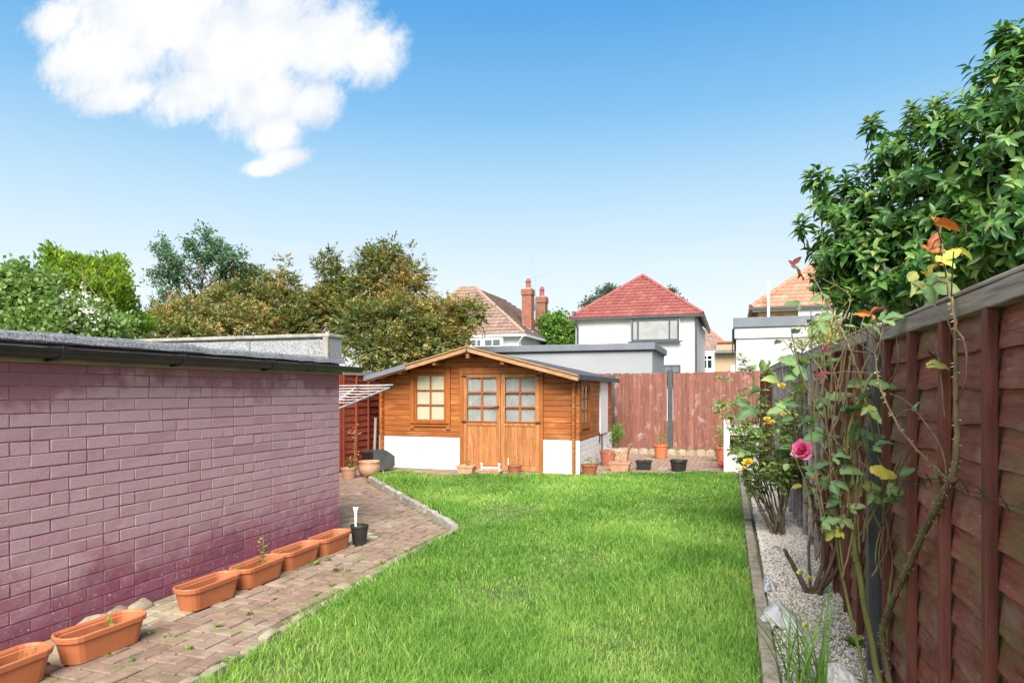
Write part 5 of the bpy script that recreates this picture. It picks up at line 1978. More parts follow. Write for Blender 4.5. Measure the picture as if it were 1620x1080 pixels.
conifer('conifer', 'tallest bronze-green hedge tree, rounded top above the summer house roof', (*atD(610, 600, 18)[:2], 0),
        [B(608, 440, 18, .62, .55), B(640, 470, 17.8, .55, .5), B(580, 470, 18, .55, .55), B(610, 412, 18, .36, .33), B(585, 420, 18, .3, .35), B(650, 440, 18, .35, .35), B(620, 395, 18, .12, .22), B(560, 405, 18, .07, .22), B(590, 398, 18, .06, .18), B(645, 402, 18, .07, .18), B(668, 430, 18, .08, .14), B(640, 510, 17.2, .75, .6), B(580, 520, 17.2, .7, .6), B(620, 555, 17, 1.0, .5)],
        1450, 22, .34, 1, .02)
conifer('conifer', 'bronze-green hedge tree with arching sprays reaching towards the brown-roofed house', (*atD(720, 600, 17)[:2], 0),
        [B(700, 505, 17, .45, .42), B(735, 498, 17, .36, .22), B(690, 540, 16.8, .6, .45), B(720, 525, 17, .35, .3), B(752, 493, 17, .20, .13), B(665, 520, 17, .45, .4)],
        620, 22, .34, 2, .02)
conifer('conifer', 'narrow dark hedge tree with a thin leaning top next to the tallest one', (*atD(535, 600, 18.6)[:2], 0),
        [B(522, 412, 18.6, .16, .25), B(530, 440, 18.6, .25, .28), B(540, 465, 18.6, .38, .35), B(512, 425, 18.6, .14, .16), B(550, 500, 18.2, .6, .5), B(520, 480, 18.4, .3, .3)],
        560, 22, .32, 3, -.12)
conifer('conifer', 'bronze hedge tree topped by a small pointed spire', (*atD(452, 600, 18.6)[:2], 0),
        [B(450, 428, 18.6, .13, .34), B(450, 455, 18.6, .30, .28), B(445, 490, 18.2, .55, .5), B(480, 500, 18, .5, .45), B(450, 530, 17.8, .8, .5), B(500, 480, 18.3, .35, .35)],
        820, 22, .32, 4, .10)
conifer('conifer', 'broad bronze-green hedge tree below the airy blue-green tree', (*atD(385, 600, 18)[:2], 0),
        [B(385, 470, 18, .5, .42), B(350, 490, 17.6, .5, .42), B(405, 450, 18.2, .36, .34), B(398, 428, 18.2, .06, .2), B(372, 432, 18.2, .05, .16), B(430, 440, 18, .06, .16), B(330, 520, 17.2, .6, .4), B(400, 515, 17.2, .7, .45), B(365, 450, 18.2, .25, .3), B(425, 480, 17.8, .4, .4)],
        860, 22, .32, 5, .08)
conifer('conifer', 'low bronze hedge tree between the yellow-green shrub and the others', (*atD(280, 600, 16)[:2], 0),
        [B(285, 505, 16, .5, .32), B(255, 520, 15.6, .4, .28), B(310, 500, 16.2, .4, .35), B(290, 535, 15.4, .8, .3)],
        460, 22, .30, 6, .10)

# ---- trees far behind the houses
c = atD(880, 520, 46)
broad_tree('tree', 'fresh green tree between the brick chimneys and the white house', 'tree', (c.x, c.y, 0),
           [B(880, 520, 46, .9, .9), B(868, 510, 46, .5, .6), B(895, 525, 46, .8, .8), B(884, 503, 46, .35, .5), B(870, 535, 46, .8, .8), B(900, 545, 46, .9, .9)], M['leaf_green'], 300, 22, .22, .24, .6, 8, shell=.3, trunk_r=.2)
c = atD(960, 480, 52)
broad_tree('tree', 'grey-green treetop showing over one slope of the red roof', 'tree', (c.x, c.y, 0),
           [B(955, 465, 52, .5, .45), B(935, 480, 52, .5, .35), B(965, 458, 52, .4, .25), B(925, 485, 52, .3, .2), B(960, 485, 52, .8, .5)], M['leaf_far'], 150, 16, .22, .22, .6, 9, shell=.3, trunk_r=.2)
c = atD(1064, 480, 55)
broad_tree('tree', 'small far treetop peeping over the other slope of the red roof', 'tree', (c.x, c.y, 0),
           [B(1062, 465, 55, .3, .4), B(1050, 470, 55, .3, .3), B(1075, 476, 55, .3, .2)], M['leaf_far'], 40, 14, .2, .22, .6, 10, shell=.3, trunk_r=.15)


# ---- big glossy shrub overhanging the fence
def big_shrub():
    base = (1.75, 6.0, 0)
    root = thing('shrub', base, 'large dark green shrub with glossy leaves leaning over the fence', 'shrub')
    blobs = [B(1450, 330, 5.6, .55, .50, .6), B(1350, 320, 5.9, .36, .32, .4), B(1395, 400, 5.6, .55, .38, .5), B(1540, 250, 5.2, .60, .55, .6), B(1610, 330, 5.0, .55, .65, .6), B(1500, 400, 5.4, .6, .42, .6),
             B(1420, 235, 5.6, .28, .24, .3), B(1590, 150, 5.1, .34, .36, .4), B(1610, 85, 5.1, .20, .20, .3), B(1325, 395, 5.8, .30, .32, .35), B(1690, 250, 4.8, .7, .8, .7), B(1340, 440, 5.8, .30, .18, .3), B(1440, 450, 5.6, .45, .2, .4), B(1560, 420, 5.1, .5, .3, .5),
             B(1300, 280, 5.9, .11, .08, .2), B(1490, 190, 5.4, .22, .16, .25), B(1380, 190, 5.6, .05, .05), B(1440, 168, 5.6, .06, .06), B(1478, 160, 5.5, .07, .07), B(1560, 110, 5.2, .06, .08), B(1585, 48, 5.1, .06, .06), B(1268, 348, 5.9, .05, .05), B(1282, 275, 5.9, .05, .04)]
    main, sprigs = blobs[:16], blobs[16:]
    main += [B(1415, 455, 5.0, .30, .16, .3), B(1490, 425, 4.7, .34, .18, .3), B(1570, 380, 4.4, .36, .22, .3), B(1350, 470, 5.4, .22, .12, .25), B(1640, 340, 4.1, .36, .26, .3)]
    C, O = blob_points(main, 1420, .42)
    k = (C[:, 2] > 1.78) | (C[:, 0] > .95)
    C, O = C[k], O[k]
    for b_ in sprigs:
        C2, O2 = blob_points([b_], 5, .2)
        C, O = np.concatenate([C, C2]), np.concatenate([O, O2 * .3 + np.array([-.2, -.2, .8])])
    k = C[:, 0] > 0.42
    C, O = C[k], O[k]
    n_sh = len(C)
    A = unit(O * .8 + rand_dir(n_sh) * .35 + np.array([0, 0, .35]))
    per = 10
    ref = unit(rand_dir(n_sh))
    S1 = unit(np.cross(A, ref))
    S2 = np.cross(A, S1)
    Ps, Ds, Ns, Ls, rv = [], [], [], [], []
    for j in range(per):
        a = j * 2.4 + rng.uniform(-.3, .3, n_sh)
        out = S1 * np.cos(a)[:, None] + S2 * np.sin(a)[:, None]
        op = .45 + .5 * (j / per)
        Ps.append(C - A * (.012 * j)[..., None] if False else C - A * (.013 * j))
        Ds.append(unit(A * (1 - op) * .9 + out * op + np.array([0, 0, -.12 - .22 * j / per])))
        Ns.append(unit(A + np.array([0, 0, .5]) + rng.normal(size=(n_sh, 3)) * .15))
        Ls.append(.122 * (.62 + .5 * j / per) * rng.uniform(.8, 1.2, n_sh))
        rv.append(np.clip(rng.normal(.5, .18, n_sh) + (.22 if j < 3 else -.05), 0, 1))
    P, D, Nn, L_, rvv = (np.concatenate(q) for q in (Ps, Ds, Ns, Ls, rv))
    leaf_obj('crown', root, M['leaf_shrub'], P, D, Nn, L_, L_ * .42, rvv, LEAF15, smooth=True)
    mb = MB()
    for k in range(5):
        b = Vector(base) + Vector((R.uniform(-.15, .15), R.uniform(-.15, .15), 0))
        f = Vector(base) + Vector((R.uniform(-.3, .3), R.uniform(-.3, .4), 1.55 + R.uniform(-.2, .2)))
        mb.tube([b, b.lerp(f, .5) + Vector((.04, 0, 0)), f], [.035, .028, .02], 7)
        for q in range(8):
            c_ = blobs[R.choice([0, 1, 2, 3, 4, 5, 7, 10, 13])]
            limbs(mb, f, [Vector(c_[:3])], .014, k * 10 + q)
    for q in range(0, n_sh, 3):
        e = Vector(C[q])
        mb.tube([e - Vector(A[q]) * .28, e - Vector(A[q]) * .12 + Vector((.01, 0, .01)), e], [.006, .004, .003], 4)
    mb.build('stem', M['bark'], root, smooth=True)


big_shrub()
c = atD(1310, 520, 8.6)
broad_tree('bush', 'small yellow variegated bush just beyond the fence', 'bush', (c.x + .25, c.y, 0),
           [B(1312, 520, 8.6, .26, .20), B(1295, 535, 8.6, .18, .14), B(1330, 510, 8.6, .18, .14), B(1340, 540, 8.6, .3, .2)], M['leaf_varieg'], 190, 16, .045, .045, .5, 12, shell=.35, trunk_r=.02)
c = atD(1375, 510, 6.6)
broad_tree('bush', 'dark leafy bush beyond the fence beside the variegated one', 'bush', (c.x + .15, c.y, 0),
           [B(1375, 520, 6.6, .22, .14), B(1410, 490, 6.6, .3, .16), B(1360, 500, 6.6, .15, .12)], M['leaf_shrub'], 90, 14, .06, .075, .5, 13, shell=.3, trunk_r=.02)


# ---- roses
def cane(mb, pts, r0, r1, n=6, wob=.004):
    sp = smooth_path(pts, 6, wob)
    m = len(sp)
    mb.tube(sp, [r0 + (r1 - r0) * i / (m - 1) for i in range(m)], n)
    return sp


def thorns(parent, paths, per, size, r_of):
    mb = MB()
    for sp, r0 in paths:
        for _ in range(per):
            i = R.randrange(len(sp) - 1)
            p = sp[i].lerp(sp[i + 1], R.random())
            d = Vector((R.gauss(0, 1), R.gauss(0, 1), R.gauss(0, .4))).normalized()
            ax = (sp[i + 1] - sp[i]).normalized()
            d = (d - ax * d.dot(ax)).normalized()
            s1 = ax.cross(d)
            b = p + d * r0 * .7
            w_ = size * .28
            mb.add([b + ax * w_, b - ax * w_ * .8 + s1 * w_ * .5, b - ax * w_ * .8 - s1 * w_ * .5, p + d * (r0 * .7 + size) - Vector((0, 0, size * .3))], [(0, 1, 3), (1, 2, 3), (2, 0, 3), (0, 2, 1)])
    mb.build('thorn', M['thorn'], parent)['kind'] = 'stuff'


def bloom(parent, c, r, mat, tilt=(0, -.5, .8), n=26, name='bloom'):
    t = Vector(tilt).normalized()
    q = t.to_track_quat('Z', 'Y')
    P, D, Nn, L_, rv = [], [], [], [], []
    for k in range(n):
        f = k / n
        a = k * 2.399
        op = .15 + 1.05 * f
        d = Vector((math.cos(a) * math.sin(op), math.sin(a) * math.sin(op), math.cos(op)))
        nn = Vector((-math.cos(a) * math.cos(op), -math.sin(a) * math.cos(op), math.sin(op)))
        b = Vector((math.cos(a) * .12 * r * f, math.sin(a) * .12 * r * f, -.25 * r * f))
        P.append(Vector(c) + q @ b)
        D.append(q @ (d + Vector((R.gauss(0, .12), R.gauss(0, .12), R.gauss(0, .12)))))
        Nn.append(q @ nn)
        L_.append(r * (.55 + .5 * f) * R.uniform(.9, 1.1))
        rv.append(min(1, max(0, R.gauss(.3 + .5 * f, .15))))
    P, D, Nn = (np.array([tuple(v) for v in A]) for A in (P, D, Nn))
    L_ = np.array(L_)
    T = ROUND[0].copy()
    T[:, 2] = T[:, 2] * .5 + .22 * (T[:, 0] ** 2) - .15 * T[:, 0]
    return leaf_obj(name, parent, mat, P, D, Nn, L_, L_ * .95, np.array(rv), (T, ROUND[1]), smooth=True)


def cane_leaves(parent, paths, mat, per, L, Wr, tmpl, lo=.4, name='foliage', spread=.03, hang=.1):
    P, D, Nn, Ls, rv = [], [], [], [], []
    stalk = MB()
    for sp in paths:
        for _ in range(per):
            i = min(len(sp) - 2, int((lo + (1 - lo) * R.random()) * (len(sp) - 1)))
            b = sp[i]
            d = Vector((R.gauss(0, 1), R.gauss(0, 1), R.gauss(.15, .45))).normalized()
            e = b + d * R.uniform(.3, 1) * spread * 2
            stalk.tube([b, e], [.0016, .0012], 4)
            # each leaf: a terminal and two side leaflets for small kinds
            P.append(e)
            D.append(d + Vector((0, 0, -hang)))
            Nn.append(Vector((R.gauss(0, .35), R.gauss(-.25, .35), 1)))
            Ls.append(L * R.uniform(.6, 1.2))
            rv.append(min(1, max(0, R.gauss(.45, .24))))
            if tmpl is LEAF15:
                sd = d.cross(Vector((0, 0, 1)))
                for s in (-1, 1):
                    P.append(e - d * L * .15)
                    D.append(d * .4 + sd * s + Vector((0, 0, -hang)))
                    Nn.append(Vector((R.gauss(0, .35), R.gauss(-.2, .35), 1)))
                    Ls.append(L * R.uniform(.5, .95))
                    rv.append(min(1, max(0, rv[-1] + R.gauss(0, .08))))
    P, D, Nn = (np.array([tuple(v) for v in A]) for A in (P, D, Nn))
    Ls = np.array(Ls)
    o = leaf_obj(name, parent, mat, P, D, Nn, Ls, Ls * Wr, np.array(rv), tmpl, smooth=True)
    if len(stalk.v):
        stalk.build('leaf_stalk', M['cane_green'], parent)['kind'] = 'stuff'
    o['kind'] = 'stuff'
    return o


M['leaf_rose_light'] = leaf_mat('pale_rose_leaf', [(0, (0.14, 0.24, 0.07)), (0.5, (0.25, 0.37, 0.11)), (0.9, (0.42, 0.50, 0.18)), (1, (0.55, 0.45, 0.12))], 0.5, 0.4, 0.3)


def rose_yellow():
    base = Vector((.40, 6.90, .02))
    root = thing('rose_bush', base, 'upright rose bush with many bare canes and yellow blooms', 'rose bush')
    mb = MB()
    tips, paths = [], []
    for k in range(27):
        tx = R.uniform(1142, 1278)
        ty = R.uniform(552, 690) + abs(tx - 1215) * .35
        dd_ = R.uniform(6.0, 7.0)
        tip = atD(tx, ty, dd_)
        b = base + Vector((R.uniform(-.07, .07), R.uniform(-.08, .08), 0))
        mid = b.lerp(tip, .5) + Vector(((tip.x - b.x) * .12 + R.uniform(-.03, .03), R.uniform(-.03, .03), .02))
        sp = cane(mb, [b, b.lerp(mid, .5) + Vector((R.uniform(-.02, .02), 0, .02)), mid, tip], R.uniform(.0055, .010), .003, 6, .005)
        paths.append(sp)
        for q in range(R.randint(2, 4)):
            i = R.randint(len(sp) // 2, len(sp) - 2)
            e = sp[i] + Vector((R.uniform(-.15, .15), R.uniform(-.14, .10), R.uniform(.06, .24)))
            paths.append(cane(mb, [sp[i], sp[i].lerp(e, .5) + Vector((R.uniform(-.02, .02), 0, .01)), e], .0035, .0018, 5, .002))
    mb.build('cane', M['cane_old'], root, smooth=True)
    cane_leaves(root, paths, M['leaf_rose_light'], 14, .050, .62, LEAF15, lo=.55)
    o = cane_leaves(root, paths[::4], M['leaf_rose'], 3, .075, .72, ROUND, lo=.6)
    cane_leaves(root, paths[::5], M['leaf_red'], 2, .035, .55, LEAF15, lo=.8)
    for x, y, r_ in ((1183, 731, .052), (1176, 740, .03), (1237, 610, .04), (1214, 663, .035), (1222, 668, .03), (1240, 655, .03)):
        bloom(root, atD(x, y, 6.15), r_, M['petal_yellow'])


def rose_pink():
    base = Vector((.50, 4.88, .02))
    root = thing('rose_bush', base, 'gnarled rose with a pink bloom and bluish-green rounded leaves', 'rose bush')
    mb = MB()
    paths = []
    spec = [[(1290, 948), (1262, 905), (1240, 868)], [(1292, 945), (1302, 880), (1285, 790), (1262, 700), (1250, 620)], [(1295, 946), (1318, 880), (1300, 780), (1290, 690), (1262, 590), (1275, 545)],
            [(1298, 945), (1330, 890), (1350, 800), (1325, 700), (1310, 600), (1318, 520)], [(1290, 945), (1280, 860), (1310, 760), (1345, 640), (1350, 560)], [(1296, 946), (1310, 905), (1325, 840), (1300, 740), (1284, 640), (1300, 560)],
            [(1300, 830), (1275, 760), (1268, 722)]]
    for k, s_ in enumerate(spec):
        pts = [atD(x, y, 4.47 - .0 * i + R.uniform(-.10, .06) * (i > 0)) for i, (x, y) in enumerate(s_)]
        if k < 6:
            pts[0] = base + Vector((R.uniform(-.03, .03), R.uniform(-.03, .03), 0))
        r0 = .022 if k == 0 else (.017 if k < 4 else .011)
        paths.append(cane(mb, pts, r0, .012 if k == 0 else .004, 7, .004))
    stub = mb.build('cane', M['cane_brown'], root, smooth=True)
    side = MB()
    sp2 = []
    for p in paths[1:]:
        for q in range(6):
            i = R.randint(len(p) // 3, len(p) - 2)
            e = p[i] + Vector((R.uniform(-.13, .13), R.uniform(-.16, .05), R.uniform(.03, .20)))
            sp2.append(cane(side, [p[i], p[i].lerp(e, .5) + Vector((R.uniform(-.02, .02), 0, .015)), e], .0045, .002, 5, .002))
    side.build('twig', M['cane_green'], root, smooth=True)['kind'] = 'stuff'
    cane_leaves(root, sp2, M['leaf_rose'], 3, .070, .80, ROUND, lo=.4, spread=.02)
    cane_leaves(root, sp2[::3], M['leaf_red'], 2, .055, .6, ROUND, lo=.6, spread=.02)
    bl = bloom(root, atD(1270, 712, 4.25), .078, M['petal_pink'], (-.3, -.75, .55), 34)
    P = atD(1270, 712, 4.25)
    thorns(root, [(p, .008) for p in paths[1:4]], 14, .008, None)


def atF(x, y, d):
    r_ = ray(x, y)
    d = min(d, .70 / (r_[0] + .014 * r_[1])) if r_[0] > 0 else d
    return atD(x, y, d)


def rose_thorny():
    base = Vector((.64, 3.42, .02))
    root = thing('rose_bush', base, 'tall thorny rose with a thick leaning cane and large rounded leaves against the fence', 'rose bush')
    D0 = 3.1
    green, old = MB(), MB()
    gp = [cane(green, [base, atD(1372, 980, 3.1), atD(1352, 860, 3.05), atD(1338, 740, 3.0), atD(1352, 650, 2.95), atD(1380, 590, 2.9)], .016, .005, 8, .003),
          cane(green, [base + Vector((.03, .05, 0)), atD(1405, 960, 3.1), atD(1412, 880, 3.08), atD(1400, 790, 3.02), atD(1428, 720, 3.0)], .008, .003, 7, .003),
          cane(green, [atD(1352, 860, 3.05), atD(1395, 780, 3.0), atD(1383, 690, 2.95), atD(1362, 600, 2.9), atD(1390, 540, 2.85)], .007, .003, 6, .003),
          cane(green, [atD(1404, 930, 3.08), atD(1385, 880, 3.0), atD(1400, 820, 3.0)], .005, .002, 6, .002),
          cane(green, [base + Vector((-.05, .03, 0)), atD(1330, 900, 3.2), atD(1322, 810, 3.15), atD(1325, 720, 3.1), atD(1295, 650, 3.05)], .008, .003, 6, .003)]
    op = [cane(old, [base + Vector((.05, .02, 0)), atF(1396, 1000, 3.05), atF(1440, 890, 2.85), atF(1475, 815, 2.62), atF(1506, 758, 2.48)], .0155, .0115, 9, .003),
          cane(old, [atF(1506, 758, 2.48), atF(1514, 700, 2.46), atF(1511, 600, 2.46), atF(1512, 520, 2.46), atF(1505, 470, 2.46)], .011, .004, 8, .002),
          cane(old, [atF(1498, 756, 2.48), atF(1460, 720, 2.5), atF(1420, 672, 2.55), atF(1392, 610, 2.62), atF(1384, 560, 2.68)], .006, .003, 7, .002),
          cane(old, [atF(1512, 520, 2.46), atF(1527, 545, 2.44), atF(1528, 600, 2.44), atF(1513, 636, 2.46)], .004, .002, 6, .001),
          cane(old, [atF(1498, 750, 2.48), atF(1485, 700, 2.46), atF(1440, 640, 2.48), atF(1408, 622, 2.5)], .0035, .0018, 6, .001),
          cane(old, [atF(1495, 662, 2.47), atF(1490, 610, 2.45), atF(1484, 560, 2.45)], .003, .0015, 6, .001),
          cane(old, [atF(1511, 540, 2.46), atF(1496, 500, 2.46), atF(1478, 484, 2.45)], .003, .0015, 6, .001)]
    # leafy shoots leaning over the top of the fence
    top = MB()
    tp = [cane(top, [atF(1384, 560, 2.9), atF(1395, 520, 3.0), atF(1378, 500, 3.1)], .004, .002, 6, .002),
          cane(top, [atF(1362, 600, 2.95), atF(1340, 540, 3.1), atF(1310, 480, 3.3), atF(1278, 425, 3.4)], .005, .002, 6, .003),
          cane(top, [atF(1505, 480, 2.5), atF(1496, 430, 2.55), atF(1487, 370, 2.6)], .004, .002, 6, .002),
          cane(top, [atF(1325, 520, 3.2), atF(1345, 470, 3.3), atF(1300, 440, 3.35)], .003, .0015, 6, .002),
          cane(top, [atF(1310, 600, 3.1), atF(1280, 560, 3.2), atF(1258, 540, 3.3)], .003, .0015, 6, .002)]
    for k in range(56):
        x0, y0 = R.uniform(1285, 1405), R.uniform(620, 920)
        x1, y1 = x0 + R.uniform(-45, 45), y0 - R.uniform(60, 190)
        cane(top, [atF(x0, y0, 3.0), atF((x0 + x1) / 2 + R.uniform(-15, 15), (y0 + y1) / 2, 2.98), atF(x1, y1, 2.95)], .0046, .0020, 5, .002)
    green.build('cane', M['cane_green'], root, smooth=True)['kind'] = 'stuff'
    old.build('cane', M['cane_old'], root, smooth=True)['label'] = 'thick grey-brown thorny cane leaning across the fence'
    top.build('twig', M['cane_old'], root, smooth=True)['kind'] = 'stuff'
    cut = MB()
    kn = atF(1506, 757, 2.48)
    lump('knuckle', kn, (.015, .015, .017), M['cane_old'], root, seed=4)
    thorns(root, [(op[0], .017)] * 3 + [(gp[0], .012), (op[1], .008), (op[2], .005)], 42, .011, None)

    allp = [q for sp_ in gp + op + tp for q in sp_]
    stalks = MB()

    def leaves_at(lst, mat, d, tmpl=ROUND, wr=.62, extra=1):
        P, D, Nn, L_, rv = [], [], [], [], []
        for x, y, px_, ang, tilt, v in lst:
            dd_ = d + R.uniform(-.12, .12)
            p = atF(x, y, dd_)
            u = Vector((_c, _s, 0))
            a = rad(ang)
            dr = u * math.cos(a) + Vector((0, 0, 1)) * math.sin(a)
            L0 = px_ * dd_ / 1060
            dr = (dr + Vector((_s, -_c, 0)) * tilt).normalized()
            nn = Vector((R.gauss(0, .55), R.gauss(-.45, .5), R.uniform(.25, 1.0)))
            P.append(p - dr * L0 * .5)
            D.append(dr)
            Nn.append(nn)
            L_.append(L0)
            rv.append(v)
        for i in range(len(P)):
            # leaflets: a main one and usually two smaller ones behind it on the stalk
            e, dr, nn = P[i], D[i], Nn[i].normalized()
            sd = dr.cross(nn)
            sets = [(e, dr, L_[i] * .88, nn)]
            if R.random() < .7:
                for sg in (-1, 1):
                    sets.append((e - dr * L_[i] * R.uniform(.02, .12), (dr * .35 + sd * sg).normalized(), L_[i] * R.uniform(.45, .7), nn + Vector((R.gauss(0, .3), R.gauss(0, .3), 0))))
            for (pp, d2, l2, n2) in sets:
                leaf_obj('leaf', root, mat, np.array([tuple(pp)]), np.array([tuple(d2)]), np.array([tuple(n2)]), np.array([l2]), np.array([l2 * wr * R.uniform(.85, 1.15)]),
                         np.array([min(1, max(0, rv[i] + R.gauss(0, .07)))]), R.choice(ROUNDS), smooth=True)
            best = min(allp, key=lambda q: (q - e).length)
            if (best - e).length < .30:
                stalks.tube([best, best.lerp(e, .55) + Vector((0, 0, .012)), e], [.0028, .0022, .0016], 5)

    big = [(1384, 661, 34, -60, .3, .72), (1330, 622, 46, 20, .3, .5), (1312, 640, 34, -30, .3, .35), (1400, 604, 48, -5, .4, .4), (1360, 606, 42, 12, .3, .55), (1368, 625, 30, 60, .2, .3), (1355, 640, 42, 25, .4, .3), (1385, 690, 40, 10, .3, .25),
           (1337, 707, 26, 25, .3, .35), (1338, 722, 30, 5, .3, .45), (1350, 745, 40, 15, .3, .5), (1358, 755, 34, 50, .3, .6), (1383, 772, 44, -15, .3, .75), (1403, 745, 50, -10, .3, .92), (1437, 746, 26, 20, .3, .35), (1393, 790, 30, -40, .3, .5),
           (1415, 790, 32, 10, .2, .3), (1420, 778, 26, -20, .2, .45), (1310, 690, 46, 15, .4, .2), (1300, 735, 40, 30, .4, .22), (1335, 770, 28, -10, .3, .3), (1360, 800, 26, 20, .3, .55), (1316, 795, 26, 200, .3, .4), (1286, 690, 40, 190, .4, .25),
           (1400, 700, 30, 30, .3, .3), (1372, 710, 28, 160, .3, .35), (1345, 680, 32, 200, .3, .3), (1295, 650, 40, 170, .4, .45), (1270, 668, 38, 185, .3, .4), (1250, 640, 42, 175, .3, .35), (1225, 650, 36, 190, .3, .5), (1345, 830, 26, -30, .3, .6), (1322, 845, 22, 200, .3, .9),
           (1310, 848, 24, 240, .3, .75), (1318, 820, 30, 20, .3, .35)]
    leaves_at(big, M['leaf_rose'], 2.95)
    leaves_at([(1295, 566, 50, 5, .3, .4), (1240, 574, 40, 175, .3, .45), (1325, 572, 44, 12, .2, .5), (1220, 600, 36, 160, .3, .5), (1250, 592, 36, 200, .3, .4), (1205, 575, 26, 140, .3, .6), (1262, 612, 36, 165, .3, .45), (1190, 620, 34, 185, .3, .35), (1175, 655, 32, 220, .3, .3)], M['leaf_rose'], 4.3)
    leaves_at([(1480, 378, 30, 70, .1, .6), (1502, 356, 34, -8, .2, .75), (1478, 346, 24, 165, .2, .7), (1474, 424, 24, 200, .2, .85), (1362, 494, 34, 170, .3, .75), (1392, 488, 28, 30, .2, .15), (1310, 545, 24, 60, .2, .2), (1262, 412, 20, 40, .2, .1), (1270, 440, 18, -60, .2, .3),
               (1305, 590, 22, 20, .2, .05), (1480, 580, 18, 10, .2, .1), (1470, 560, 16, 150, .2, .05)], M['leaf_red'], 2.75, wr=.5)
    leaves_at([(1470, 440, 44, 160, .2, .85), (1465, 455, 40, -25, .2, .7), (1490, 440, 36, 20, .2, .75), (1400, 508, 40, 15, .3, .5), (1425, 500, 46, 12, .3, .45), (1385, 520, 34, -20, .3, .7), (1345, 515, 30, 170, .3, .75), (1310, 500, 26, 20, .3, .4), (1262, 425, 24, 100, .2, .4), (1290, 470, 26, 200, .2, .4),
               (1250, 480, 26, 170, .2, .35), (1300, 520, 26, -70, .2, .45), (1500, 455, 40, -10, .2, .5), (1510, 400, 30, 35, .2, .85), (1528, 400, 26, -20, .2, .9), (1488, 578, 34, 5, .2, .75), (1450, 640, 16, 60, .2, .6)], M['leaf_rose'], 2.75, wr=.55)

    stalks.build('leaf_stalk', M['cane_brown'], root)['kind'] = 'stuff'


rose_yellow()
rose_pink()
rose_thorny()

# ---- barbed wire strand on the fence
wire = MB()
wp = [Vector((fence_x(3.4) - .075, 3.4, 1.02)), Vector((fence_x(2.9) - .08, 2.9, 1.045)), Vector((fence_x(2.72) - .075, 2.72, 1.09)), Vector((fence_x(2.45) - .075, 2.45, 1.10)), Vector((fence_x(2.2) - .075, 2.2, 1.105)), Vector((fence_x(1.9) - .07, 1.9, 1.11))]
sp = smooth_path(wp, 8, .002)
wire.tube(sp, .0022, 5)
for i in range(3, len(sp) - 2, 4):
    for s in (-1, 1):
        d = Vector((-.4 * s + R.uniform(-.2, .2), R.uniform(-.6, .6), s * .9)).normalized() * .026
        wire.tube([sp[i] - d * .6, sp[i] + d], .0019, 4)
o = wire.build('wire', M['iron'], org=sp[0])
tag(o, 'dark barbed wire strand stapled across the red-brown fence', 'wire')


# ---- strap-leaved clump at the edge of the bed
def iris():
    base = Vector((.27, 3.30, .02))
    root = thing('lily_clump', base, 'clump of long narrow green strap leaves at the kerb', 'plant')
    V, Q, rv = [], [], []
    for k in range(44):
        a = R.uniform(0, 6.28)
        b = base + Vector((R.uniform(-.05, .12), R.uniform(-.12, .12), 0))
        ln = R.uniform(.25, .58)
        lean = R.uniform(.08, .75)
        dr = Vector((math.cos(a), math.sin(a), 0))
        if k % 3 == 0:
            dr = Vector((-.9, .3 + R.uniform(-.3, .3), 0)).normalized()
        sd = Vector((-dr.y, dr.x, 0))
        f = R.random()
        n0 = len(V)
        m = 8
        for i in range(m + 1):
            t = i / m
            wd = .0048 * (1 - t ** 3) + .0004
            p = b + dr * ln * lean * t ** 1.6 + Vector((0, 0, ln * (t - .35 * lean * t ** 2.5)))
            V += [p - sd * wd, p + sd * wd]
            rv += [f, f]
        for i in range(m):
            q = n0 + 2 * i
            Q.append((q, q + 1, q + 3, q + 2))
    me = np_mesh('blade', np.array([tuple(p - base) for p in V]), np.array(Q), None, np.array(rv) * .6 + .1)
    o = link_mesh('blade', me, M['leaf_green'], root)
    o['kind'] = 'stuff'
    for x, y in ((1268, 905), (1282, 915), (1276, 990)):
        bloom(root, atD(x, y, 3.2), .022, M['leaf_varieg'], (0, -.4, .9), 18, name='seed_head')


iris()

# ---- crumpled white sheeting
def crumple(name, label, c, sx, sy, h, seed, rz=0.0):
    rr = np.random.default_rng(seed)
    n = 26
    u, v = np.meshgrid(np.linspace(-1, 1, n), np.linspace(-1, 1, n), indexing='ij')
    rr_ = np.sqrt(u ** 2 + v ** 2)
    z = np.maximum(0, 1 - rr_ ** 2 * .75) * h
    f = np.zeros_like(u)
    for k in range(9):
        a = rr.uniform(0, 6.28)
        q = rr.uniform(3, 9)
        f += np.abs(np.sin((u * np.cos(a) + v * np.sin(a)) * q + rr.uniform(0, 6)) ) * h * .22 / (1 + k * .15)
    z = np.maximum(z + f * (1.15 - rr_ * .7) - h * .35, .002)
    lim = 1 + .22 * np.sin(np.arctan2(v, u) * 3 + seed) + .12 * np.sin(np.arctan2(v, u) * 7)
    X = u * sx * lim * .8 + rr.normal(0, .004, u.shape)
    Y = v * sy * lim * .8 + rr.normal(0, .004, u.shape)
    V = np.stack([X, Y, z], 2).reshape(-1, 3)
    idx = np.arange(n * n).reshape(n, n)
    Q = np.stack([idx[:-1, :-1], idx[1:, :-1], idx[1:, 1:], idx[:-1, 1:]], 2).reshape(-1, 4)
    me = np_mesh(name, V, Q, None, None, False)
    o = link_mesh(name, me, M['sheet'], None, org=(c[0], c[1], .035))
    o.rotation_euler = (0, 0, rz)
    md = o.modifiers.new('thickness', 'SOLIDIFY')
    md.thickness = .003
    return tag(o, label, 'sheet', 'crumpled white plastic sheeting in the bed')


